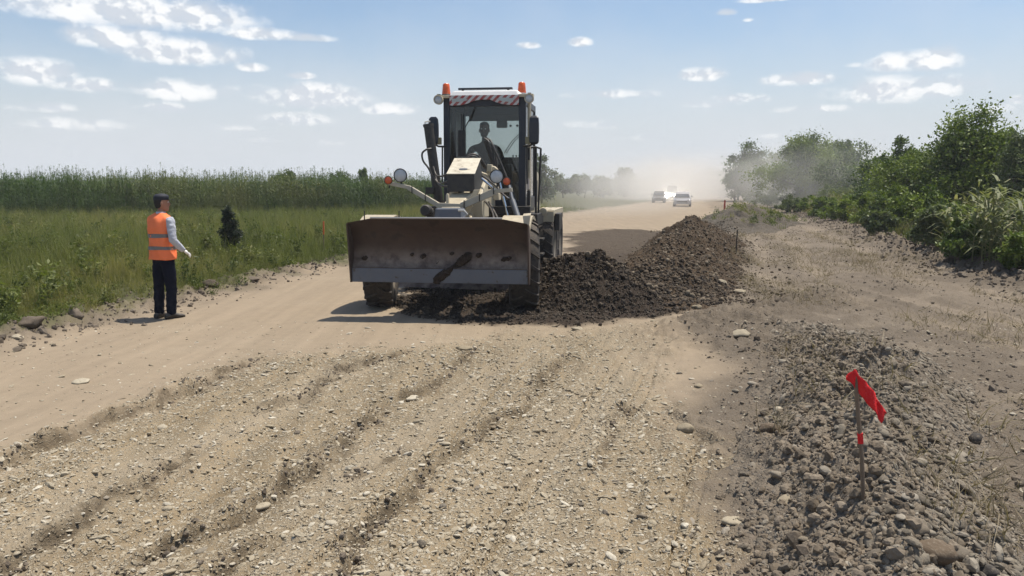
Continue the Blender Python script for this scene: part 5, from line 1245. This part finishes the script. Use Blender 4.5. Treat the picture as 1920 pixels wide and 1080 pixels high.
# trousers
tn = [(0, .0, 1.0, (.16, .12)), (0, 0, .90, (.165, .125)), (-.085, .0, .80, (.105, .115)), (-.105, .0, .48, .080), (-.112, -.015, .20, .070), (-.115, -.02, .045, (.072, .072)), (.085, .0, .80, (.105, .115)), (.10, .03, .48, .080), (.10, .012, .20, .072), (.10, .0, .045, (.072, .072))]
folds(skin_obj('trousers', tn, [(0, 1), (1, 2), (2, 3), (3, 4), (4, 5), (1, 6), (6, 7), (7, 8), (8, 9)], P_TROU, W), .07, .035)
for s, yo, rz in ((-1, -.02, .12), (1, .0, -.3)):
    b = MB(); out = []
    for (y, w, h) in ((-.105, .030, .05), (-.09, .042, .075), (-.04, .046, .10), (.03, .046, .088), (.09, .05, .06), (.14, .048, .048), (.175, .03, .032)):
        out.append([(w * math.cos(t), y, max(0, h * .5 + h * .5 * math.sin(t)) + .004) for t in [2 * math.pi * j / 16 for j in range(16)]])
    b.rings(out); b.build('shoe', P_SHOE, W, sm=True, loc=(s * .112 if s < 0 else .1, yo + .02, 0), rot=(0, 0, rz))
# shirt sleeves and collar
skin_obj('shirt_sleeve', [(.165, -.012, 1.425, .062), (.20, -.02, 1.39, .066), (.235, -.04, 1.26, .062), (.252, -.05, 1.13, .056), (.268, .03, 1.05, .051), (.282, .115, .962, .043)], chain(0, 6), P_SHIRT, W); folds([c for c in COL.objects if c.name.startswith('shirt_sleeve')][-1], .05, .03)
skin_obj('shirt_sleeve', [(-.150, -.006, 1.42, .06), (-.175, .0, 1.385, .062), (-.182, .035, 1.27, .058), (-.175, .075, 1.15, .052), (-.12, .16, 1.08, .047), (-.06, .22, 1.02, .042)], chain(0, 6), P_SHIRT, W)
b = MB(); b.rings([[(r_ * math.cos(t), .004 + r_ * .95 * math.sin(t), z) for t in [2 * math.pi * j / 20 for j in range(20)]] for r_, z in ((.085, 1.455), (.07, 1.49), (.064, 1.515), (.058, 1.515), (.062, 1.48))], cap=False); b.build('shirt_collar', P_SHIRT, W, sm=True)
# vest: loose tube of cloth, armholes left by narrowing at the shoulders
def vest_ring(z, rx, ry, yo, wob=0.0, ph=0.0):
    return [(rx * math.copysign(abs(math.cos(t)) ** .8, math.cos(t)) * (1 + wob * math.sin(t * 5 + ph)), yo + ry * math.copysign(abs(math.sin(t)) ** .85, math.sin(t)) * (1 + wob * math.sin(t * 7 + ph)), z + wob * .12 * math.sin(t * 3 + ph)) for t in [2 * math.pi * j / 40 for j in range(40)]]
VR = [(.845, .192, .150, 0, .03), (.88, .190, .148, 0, .03), (.95, .186, .145, 0, .025), (1.02, .184, .142, -.002, .03), (1.09, .184, .140, -.004, .03), (1.16, .187, .140, -.007, .022), (1.24, .192, .140, -.01, .015), (1.31, .194, .136, -.012, .012), (1.38, .196, .126, -.013, .01), (1.425, .19, .108, -.012, .005), (1.455, .155, .088, -.01, 0), (1.482, .105, .072, -.004, 0), (1.497, .078, .068, .0, 0)]
b = MB(); b.rings([vest_ring(z, rx, ry, yo, wb, z * 30) for z, rx, ry, yo, wb in VR], cap=False); v = b.build('vest', P_VEST, W, sm=True)
folds(v, .10, .038)
so_ = v.modifiers.new('thickness', 'SOLIDIFY'); so_.thickness = .006; so_.offset = -1
def band(z0, z1):
    def at_(z):
        zs = [r_[0] for r_ in VR]; f = [np.interp(z, zs, [r_[k] for r_ in VR]) for k in (1, 2, 3, 4)]; i = int(np.searchsorted(zs, z)); return vest_ring(z, f[0] + .004, f[1] + .004, f[2], f[3], 30 * z)
    b = MB(); b.rings([at_(z0 + (z1 - z0) * t / 4) for t in range(5)], cap=False); return folds(b.build('reflective_band', P_BAND, v, sm=True), .10, .038)
band(.985, 1.033); band(1.155, 1.208)
# hands
N_, E_ = hand_nodes((.283, .118, .958), (.15, .75, -.5), (-.6, .55, .55), (1, 0, .2), .55); skin_obj('glove', N_, E_, P_GLOVE, W)
N_, E_ = hand_nodes((-.06, .22, 1.02), (.9, .3, -.25), (-.1, .9, .2), (0, 0, 1), .5); skin_obj('hand', N_, E_, SKIN, W)
hd = head(W, (.005, .025, 1.632), R_(-38), .98)
b = MB(); out = []
for z, rx, ry, yo in [(.045, .083, .102, -.008), (.07, .085, .104, -.008), (.09, .087, .106, -.004), (.106, .080, .099, -.004), (.12, .067, .084, -.004), (.131, .046, .06, -.005), (.137, .015, .02, -.005)]: out.append([(rx * math.cos(t), yo + ry * math.sin(t), z) for t in [2 * math.pi * j / 32 for j in range(32)]])
b.rings(out); cp = b.build('cap', P_CAP, hd, sm=True)
b = MB(); rg = lambda dz: [(.075 * math.cos(t), .07 + (.105 * math.sin(t)), .058 - .018 * math.sin(t) + dz) for t in [math.pi * j / 14 for j in range(15)]]
b.rings([rg(0), rg(.006)], cap=True); b.build('brim', P_CAP, cp)
# ---- operator at the wheel of the grader
O = thing('person', 'person in dark clothes seated at the steering wheel inside the grader cab', 'person', tuple(G.matrix_basis @ Vector((0, 0, 0))), GYAW)
O.location = (G.location.x, G.location.y, G.location.z); ox, oy = -.185, 4.12
nodes = [(ox, oy, 2.14, (.15, .12)), (ox, oy + .02, 2.32, (.15, .11)), (ox, oy + .01, 2.52, (.21, .13)), (ox, oy, 2.64, (.21, .11)), (ox, oy - .02, 2.75, (.07, .065)), (ox, oy - .04, 2.82, (.056, .056)), (ox, oy - .05, 2.86, .05),
         (ox - .11, oy - .08, 2.12, .095), (ox - .15, oy - .45, 2.14, .068), (ox - .14, oy - .56, 1.68, .05), (ox - .14, oy - .74, 1.56, .045), (ox + .11, oy - .08, 2.12, .095), (ox + .15, oy - .45, 2.14, .068), (ox + .14, oy - .56, 1.68, .05), (ox + .14, oy - .74, 1.56, .045),
         (ox - .26, oy - .0, 2.62, .078), (ox - .35, oy - .12, 2.38, .06), (ox - .20, oy - .44, 2.42, .038), (ox + .26, oy, 2.62, .078), (ox + .37, oy - .12, 2.40, .06), (ox + .20, oy - .44, 2.42, .038)]
edges = chain(0, 7) + [(0, 7), (7, 8), (8, 9), (9, 10), (0, 11), (11, 12), (12, 13), (13, 14), (3, 15), (15, 16), (16, 17), (3, 18), (18, 19), (19, 20)]
skin_obj('body', nodes, edges, P_DARK, O)
for s in (-1, 1):
    N_, E_ = hand_nodes((ox + s * .20, oy - .45, 2.425), (-s * .1, -1, -.05), (0, .2, 1), (-s, 0, .2), .9); skin_obj('hand', N_, E_, SKIN, O)
head(O, (ox, oy - .06, 2.975), math.pi, 1.22, skin=P_OSK)
# ------------------------------------------------------------------ vehicles coming through the dust
V_DARK = M('dark_car_paint', (.03, .035, .04), .25, var=.05, dust=.4); V_SILV = M('silver_car_paint', (.34, .34, .36), .28, .3, var=.05, dust=.4); V_WHT = M('white_van_paint', (.75, .75, .74), .3, var=.04, dust=.2)
V_LORRY = M('brown_lorry_paint', (.16, .14, .12), .6, var=.2, dust=.4); V_GLS = M('car_glass', (.02, .025, .03), .05, var=.0, spec=.9); V_TYRE = M('car_tyre', (.02, .02, .02), .9, dust=.4)
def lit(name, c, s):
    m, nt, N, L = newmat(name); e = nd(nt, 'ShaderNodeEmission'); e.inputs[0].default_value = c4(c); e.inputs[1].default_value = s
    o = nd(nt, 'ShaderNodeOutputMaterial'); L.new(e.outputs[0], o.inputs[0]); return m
V_GLINT = lit('glint_headlamp', (1, .97, .9), 320)  # glow added at the headlamps for the sun glint on the windscreen
def car(name, label, x, y, rz, w, hh, ln, paint, lamps, tall=False):
    z = float(surf(x, y)[0]); o = thing(name, label, 'car' if name == 'car' else 'van', (x, y, z), rz, 'vehicles on the road')
    hw = w / 2; b0 = .22; bel = .92 if not tall else 1.05; b = MB()
    # body: side profile (y, z) from the front, narrowed towards bonnet and roof
    sec = [(0, b0 + .05, .62, .90), (.12, b0, .70, .97), (1.0 if not tall else .55, b0, bel - .02, 1.0), (ln * .55, b0, bel + .02, 1.0), (ln - .25, b0, bel + .02, .98), (ln, b0 + .12, bel - .08, .92)]
    b.rings([[(-hw * k, yy, zb), (-hw * k * 1.0, yy, (zb + zt) / 2), (-hw * k * .93, yy, zt), (hw * k * .93, yy, zt), (hw * k, yy, (zb + zt) / 2), (hw * k, yy, zb)] for yy, zb, zt, k in sec]); body = b.build('body', paint, o, .04)
    y0 = .95 if not tall else .5; y1 = ln - (.35 if tall else .55); b = MB(); q = hw * .90; t_ = hw * .74
    b.hexa([(-q, y0, bel), (q, y0, bel), (q, y1, bel), (-q, y1, bel), (-t_, y0 + .75, hh), (t_, y0 + .75, hh), (t_, y1 - .4, hh), (-t_, y1 - .4, hh)]); b.build('roof', paint, o, .06)
    k = .03; q2 = .17 if lamps else .11; b = MB(); b.hexa([(-q + .08, y0 - .012, bel + .05), (q - .08, y0 - .012, bel + .05), (q - .08, y0 + .02, bel + .05), (-q + .08, y0 + .02, bel + .05), (-t_ + .06, y0 + .70, hh - .06), (t_ - .06, y0 + .70, hh - .06), (t_ - .06, y0 + .75, hh - .06), (-t_ + .06, y0 + .75, hh - .06)]); b.build('windscreen', V_GLS, o)
    for s in (-1, 1):
        b = MB(); b.hexa([(s * (q + .004), y0 + .35, bel + .05), (s * (q - .02), y0 + .35, bel + .05), (s * (q - .02), y1 - .25, bel + .05), (s * (q + .004), y1 - .25, bel + .05), (s * (t_ + .012), y0 + .85, hh - .07), (s * (t_ - .02), y0 + .85, hh - .07), (s * (t_ - .02), y1 - .5, hh - .07), (s * (t_ + .012), y1 - .5, hh - .07)]); b.build('side_window', V_GLS, o)
        b = MB(); b.lathe([(0, .0), (q2 * .9, .0), (q2, .03), (q2 * .7, .07), (0, .08)], 14, 'y', (s * (hw - .26), -.035, .62 if not tall else .9)); b.build('headlamp', V_GLINT if lamps else K_LENS, o, sm=True)
        b = MB(); b.box(s * (hw + .06) - .07, s * (hw + .06) + .07, y0 + .25, y0 + .35, bel + .02, bel + .16); b.build('wing_mirror', paint, o, .02)
        for yy in (.75, ln - .8):
            b = MB(); b.lathe([(0, -.1), (.2, -.1), (.3, -.11), (.32, -.06), (.32, .06), (.3, .11), (.2, .1), (0, .1)], 20, 'x', (s * (hw - .1), yy, .31)); b.build('wheel', V_TYRE, o, sm=True)
    b = MB(); b.box(-hw * .6, hw * .6, -.02, .03, .42, .56); b.build('grille', K_BLACK, o, .01)
    b = MB(); b.box(-hw * .86, hw * .86, -.06, .05, .24, .40); b.build('bumper', paint, o, .02)
    return o
car('car', 'dark hatchback driving through the dust beside the shining white van', px2(1232, 98), 98, R_(-14), 1.55, 1.45, 3.8, V_DARK, False)
car('car', 'silver saloon car ahead of the white van, nearest vehicle on the dusty road', px2(1277, 79), 79, R_(-13), 1.72, 1.44, 4.4, V_SILV, False)
car('van', 'white van with headlamp glow added as sun glint, between and behind the two cars', px2(1258, 112), 112, R_(-14), 1.9, 2.2, 4.8, V_WHT, True, True)
lx, ly = px2(1304, 150), 150
T = thing('lorry', 'boxy brown lorry behind the silver car, almost lost in dust', 'lorry', (lx, ly, float(surf(lx, ly)[0])), R_(-14), 'vehicles on the road')
b = MB(); b.box(-1.1, 1.1, 2.1, 7.5, 1.1, 3.3); b.build('cargo_box', V_LORRY, T, .03)
b = MB(); b.hexa([(-1.05, 0, .5), (1.05, 0, .5), (1.05, 2, .5), (-1.05, 2, .5), (-1.0, .25, 2.5), (1.0, .25, 2.5), (1.0, 2, 2.6), (-1, 2, 2.6)]); b.build('lorry_cab', V_LORRY, T, .05)
b = MB(); b.hexa([(-.9, .10, 1.5), (.9, .10, 1.5), (.9, .2, 1.5), (-.9, .2, 1.5), (-.86, .215, 2.3), (.86, .215, 2.3), (.86, .3, 2.3), (-.86, .3, 2.3)]); b.build('windscreen', V_GLS, T)
for s in (-1, 1):
    for yy in (.9, 5.2, 6.4):
        b = MB(); b.lathe([(0, -.15), (.3, -.15), (.48, -.14), (.5, 0), (.48, .14), (.3, .15), (0, .15)], 20, 'x', (s * .92, yy, .5)); b.build('wheel', V_TYRE, T, sm=True)
# ------------------------------------------------------------------ survey stakes
K_WOOD = M('grey_weathered_wood', (.17, .125, .085), .85, var=.3, scale=14, bump=.4)
K_RED = M('red_flag_tape', (.66, .020, .022), .6, var=.28, scale=22, bump=.5, spec=.25); K_DULLRED = M('faded_red_tape', (.50, .09, .06), .7, var=.15)
def stake(x, y, h, lean, r, label, band=None, m=K_WOOD, z=None):
    o = thing('survey_stake', label, 'stake', (x, y, (float(surf(x, y)[0]) if z is None else z)), 0, 'survey stakes')
    b = MB(); b.tube([(0, 0, -.1), (lean * .3, 0, h * .3), (lean * .72, 0.0, h * .7), (lean, 0, h)], [r * .9, r, r * .95, r * .9], 8); b.build('pole', m, o, sm=True)
    if band:
        b = MB(); t0, t1 = band[0], band[1]; b.tube([(lean * t0, 0, h * t0), (lean * t1, 0, h * t1)], r * 1.25, 8); b.build('tape_band', band[2], o, sm=True)
    return o
sx_, sy_, sz_ = spot(1621, 940)
S = stake(sx_, sy_, .655, -.085, .0115, 'brown wooden stake with a bright red flag stuck in the stony berm', (.42, .50, K_RED))
# flag: crumpled strip of plastic hanging to the right from the top of the pole
b = MB(); nu, nv = 22, 7; rows = []
for i in range(nu):
    t = i / (nu - 1); row = []
    cx = -.082 - .030 + .172 * t; cz = .652 - .02 - .222 * t ** 1.0 + .012 * math.sin(t * 3); w = .064 * (1 - .15 * t) * (1.0 + .08 * math.sin(t * 14)) * (.72 + .28 * min(1, abs(t - .16) / .12))
    ang = R_(40) + .12 * math.sin(t * 5)
    for j in range(nv):
        q = (j / (nv - 1) - .5) * w; fold = .010 * math.sin(t * 22 + j * .9) + .012 * math.sin(t * 6 + j * .5)
        row.append((cx + math.sin(ang) * q, -.012 + fold - .02 * t, cz + math.cos(ang) * q))
    rows.append(row)
b.rings(rows, cap=False, closed=False); fl = b.build('flag', K_RED, S, sm=True); fl.modifiers.new('thickness', 'SOLIDIFY').thickness = .0012
stake(-5.45, 23.0, .85, .02, .018, 'short stake with an orange top in the grass left of the grader', (.55, 1.0, M('orange_tape', (.62, .12, .03), .6)))
stake(-5.15, 23.6, .62, -.01, .012, 'thin green stick beside the orange topped stake', None, M('green_stick', (.08, .12, .05), .8))
stake(-3.98, 24.0, .72, .0, .014, 'thin grey stake in the grass close to the grader blade', None)
stake(px2(1381, 21), 21, .62, .015, .016, 'dark thin stake on the right foot of the earth ridge', None, M('dark_wood', (.03, .024, .02), .9))
x_, y_ = px2(1356, 46), 46
stake(x_, y_, .85, .03, .04, 'stake wrapped in faded red tape on the low earth mound', (.35, .95, K_DULLRED))
for i, (u, d, hh, lab) in enumerate([(1381, 118, 1.0, 'dull post in the dust, first beyond the mound'), (1400, 122, 1.5, 'tallest dull post standing in the dust'), (1420, 120, 1.1, 'dull post in the dust nearest the trees')]):
    o = thing('marker_post', lab, 'post', (px2(u, d), d, float(surf(px2(u, d), d)[0])), 0, 'posts in the dust'); b = MB(); b.hexa([(-.16, -.12, 0), (.16, -.12, 0), (.16, .12, 0), (-.16, .12, 0), (-.12, -.1, hh), (.12, -.1, hh), (.12, .1, hh), (-.12, .1, hh)]); b.build('post', M('dull_post', (.1, .09, .08), .9) if i == 0 else bpy.data.materials['dull_post'], o, .03)
x_, y_ = px2(1628, 33), 33
stake(x_, y_, .9, .0, .035, 'dark broken stump standing on the right brown bank', None, bpy.data.materials['dark_wood'])
# ------------------------------------------------------------------ air
def vol(name, den, col, m=None, kind='stuff', aniso=0.0, hetero=None):
    m = bpy.data.materials.new(name + '_air'); m.use_nodes = True; nt = m.node_tree; nt.nodes.clear()
    v = nd(nt, 'ShaderNodeVolumePrincipled'); v.inputs['Color'].default_value = c4(col); v.inputs['Density'].default_value = den; v.inputs['Anisotropy'].default_value = aniso
    if hetero:
        tc = nd(nt, 'ShaderNodeTexCoord'); ln = nt.nodes.new('ShaderNodeVectorMath'); ln.operation = 'LENGTH'; nt.links.new(tc.outputs['Object'], ln.inputs[0])
        geo = nd(nt, 'ShaderNodeNewGeometry')
        q = mathn(nt, 'ADD', ln.outputs['Value'], mathn(nt, 'MULTIPLY', mathn(nt, 'SUBTRACT', noise(nt, geo.outputs['Position'], hetero, 3, .55), .5), 1.1))
        nt.links.new(mathn(nt, 'MULTIPLY', ramp(nt, q, 1.0, .25), den), v.inputs['Density'])
    o = nd(nt, 'ShaderNodeOutputMaterial'); nt.links.new(v.outputs[0], o.inputs[1]); return m
b = MB(); b.box(-600, 900, -30, 900, -2.0, 32); hz = b.build('haze', vol('haze', .0006, (.93, .95, 1.0))); tag(hz, 'thin pale summer haze', kind='stuff')
for i, (x, y, z, rx, ry, rz, den) in enumerate([(29, 132, 2.6, 20, 44, 5.8, .042), (26, 124, 2.0, 10, 34, 4.6, .05), (32, 86, 2.4, 11, 32, 5.0, .05), (9.5, 62, 1.6, 7, 30, 4.0, .016)]):
    bm = bmesh.new(); bmesh.ops.create_icosphere(bm, subdivisions=3, radius=1.0); me = bpy.data.meshes.new('dust_cloud'); bm.to_mesh(me); bm.free()
    o = link('dust_cloud', me, vol('dust_cloud', den, (.96, .92, .86), hetero=[.09, .16, .14, .2][i]), loc=(x, y, z), rot=(0, 0, R_(-16))); o.scale = (rx, ry, rz)
    tag(o, ['big pale dust cloud over the road bend', 'dust trailing low round the cars', 'dust drifting towards the hazy trees', 'thin dust behind the grader'][i], kind='stuff')
# ------------------------------------------------------------------ sky
w = bpy.data.worlds.new('World'); scene.world = w; w.use_nodes = True; nt = w.node_tree; nt.nodes.clear(); L = nt.links
sky = nd(nt, 'ShaderNodeTexSky'); sky.sky_type = 'NISHITA'; sky.sun_disc = False; sky.sun_elevation = SUN_EL; sky.sun_rotation = SUN_AZ; sky.altitude = 50; sky.air_density = 1.0; sky.dust_density = 1.6; sky.ozone_density = 1.6
SKY_K = 0.115
tc = nd(nt, 'ShaderNodeTexCoord'); sp = nd(nt, 'ShaderNodeSeparateXYZ'); L.new(tc.outputs['Generated'], sp.inputs[0])
az = mathn(nt, 'ARCTAN2', sp.outputs[0], sp.outputs[1]); el = mathn(nt, 'ARCSINE', sp.outputs[2])
cb = nd(nt, 'ShaderNodeCombineXYZ'); L.new(az, cb.inputs[0]); L.new(el, cb.inputs[1])
mp = nd(nt, 'ShaderNodeMapping'); mp.inputs['Scale'].default_value = (1, 1.35, 1); L.new(cb.outputs[0], mp.inputs[0])
nA = noise(nt, mp.outputs[0], 27, 6, .5); nB = noise(nt, mp.outputs[0], 85, 5, .6)
mp2 = nd(nt, 'ShaderNodeMapping'); mp2.inputs['Scale'].default_value = (1, 1.35, 1); mp2.inputs['Location'].default_value = (.004, .010, 0); L.new(cb.outputs[0], mp2.inputs[0])
nA2 = noise(nt, mp2.outputs[0], 27, 6, .5)
def dirof(u, v):
    a, b_ = u - 960, 540 - v; cp_, sp_ = math.cos(PITCH), math.sin(PITCH); x_, y_, z_ = a, FPX * cp_ + b_ * sp_, -FPX * sp_ + b_ * cp_
    return math.atan2(x_, y_), math.atan2(z_, math.hypot(x_, y_))
CL = [(255, 25, 190, 34, 1.0), (130, 20, 60, 20, .8), (375, 20, 70, 14, .7), (225, 75, 90, 24, .95), (330, 100, 105, 26, 1.0), (390, 108, 60, 14, .7), (490, 65, 70, 14, .8), (575, 72, 55, 9, .7), (70, 138, 65, 26, .9), (150, 160, 65, 16, .7), (475, 128, 34, 10, .75), (565, 143, 30, 8, .75),
      (340, 172, 90, 22, .85), (590, 185, 100, 26, .95), (730, 206, 75, 14, .65), (90, 202, 50, 12, .6), (310, 203, 60, 12, .55), (140, 235, 110, 16, .45), (560, 225, 80, 18, .6), (620, 268, 40, 10, .35), (730, 270, 30, 8, .4), (500, 264, 40, 8, .35),
      (992, 86, 26, 8, .7), (1087, 80, 24, 11, .85), (1362, 24, 24, 8, .7), (1403, 38, 12, 5, .5), (1430, 1, 50, 6, .7), (1318, 142, 46, 15, .8), (1500, 150, 75, 15, .8), (1690, 118, 60, 20, .85), (1745, 115, 58, 24, .9), (1700, 170, 130, 28, .75), (1640, 180, 70, 18, .6), (1385, 186, 75, 13, .5), (1600, 122, 24, 8, .35), (1110, 235, 90, 16, .32), (1210, 258, 60, 12, .35), (1860, 205, 40, 12, .5), (1915, 188, 22, 10, .6), (1645, 240, 40, 10, .3), (1440, 255, 40, 9, .3), (1150, 178, 120, 13, .42), (1330, 196, 110, 12, .4), (60, 205, 60, 10, .4), (430, 240, 80, 9, .35), (1540, 205, 90, 11, .4)]
best = None; rel = None
for u, v, ww, hh, k in CL:
    a0, e0 = dirof(u, v)
    dx = mathn(nt, 'DIVIDE', mathn(nt, 'SUBTRACT', az, a0), ww / FPX * 1.1); dy = mathn(nt, 'DIVIDE', mathn(nt, 'SUBTRACT', el, e0), hh / FPX * 1.15)
    dyb = mathn(nt, 'MAXIMUM', dy, mathn(nt, 'MULTIPLY', dy, -1.45))    # flatter undersides
    q = mathn(nt, 'SUBTRACT', k, mathn(nt, 'ADD', mathn(nt, 'MULTIPLY', dx, dx), mathn(nt, 'MULTIPLY', dyb, dyb)))
    best = q if best is None else mathn(nt, 'MAXIMUM', best, q)
f0 = mathn(nt, 'MAXIMUM', best, -1.6)
fld = mathn(nt, 'ADD', mathn(nt, 'MULTIPLY', mathn(nt, 'ADD', f0, .06), 1.45), mathn(nt, 'ADD', mathn(nt, 'MULTIPLY', mathn(nt, 'SUBTRACT', nA, .5), 2.1), mathn(nt, 'MULTIPLY', mathn(nt, 'SUBTRACT', nB, .5), .8)))
mask = ramp(nt, fld, -.2, 1.35)
lit_ = ramp(nt, mathn(nt, 'SUBTRACT', nA, nA2), -.05, .06)
ccol = mixc(nt, lit_, (.60, .64, .70), (.93, .93, .93))
# thin high veil and pale air low over the horizon
veil = mathn(nt, 'MULTIPLY', ramp(nt, el, .36, .0), ramp(nt, noise(nt, mp.outputs[0], 5, 5, .6), .25, .75))
base = mixc(nt, 1.0, sky.outputs[0], (SKY_K * .95, SKY_K * 1.02, SKY_K * 1.05), 'MULTIPLY')
base = mixc(nt, ramp(nt, el, .22, .0), base, (.60, .635, .68))
base = mixc(nt, mathn(nt, 'MULTIPLY', veil, .5), base, (.66, .69, .74))
fade = ramp(nt, el, .0, .10)
tot = mixc(nt, mathn(nt, 'MULTIPLY', mask, mathn(nt, 'ADD', mathn(nt, 'MULTIPLY', fade, .55), .37)), base, ccol)
bg = nd(nt, 'ShaderNodeBackground'); L.new(tot, bg.inputs[0]); bg.inputs[1].default_value = 1.0
o = nd(nt, 'ShaderNodeOutputWorld'); L.new(bg.outputs[0], o.inputs[0])
# ------------------------------------------------------------------ renderer
scene.render.engine = 'CYCLES'; scene.cycles.use_denoising = True
scene.cycles.max_bounces = 6; scene.cycles.transparent_max_bounces = 12; scene.cycles.volume_bounces = 1; scene.cycles.volume_step_rate = 1.5; scene.cycles.volume_max_steps = 96
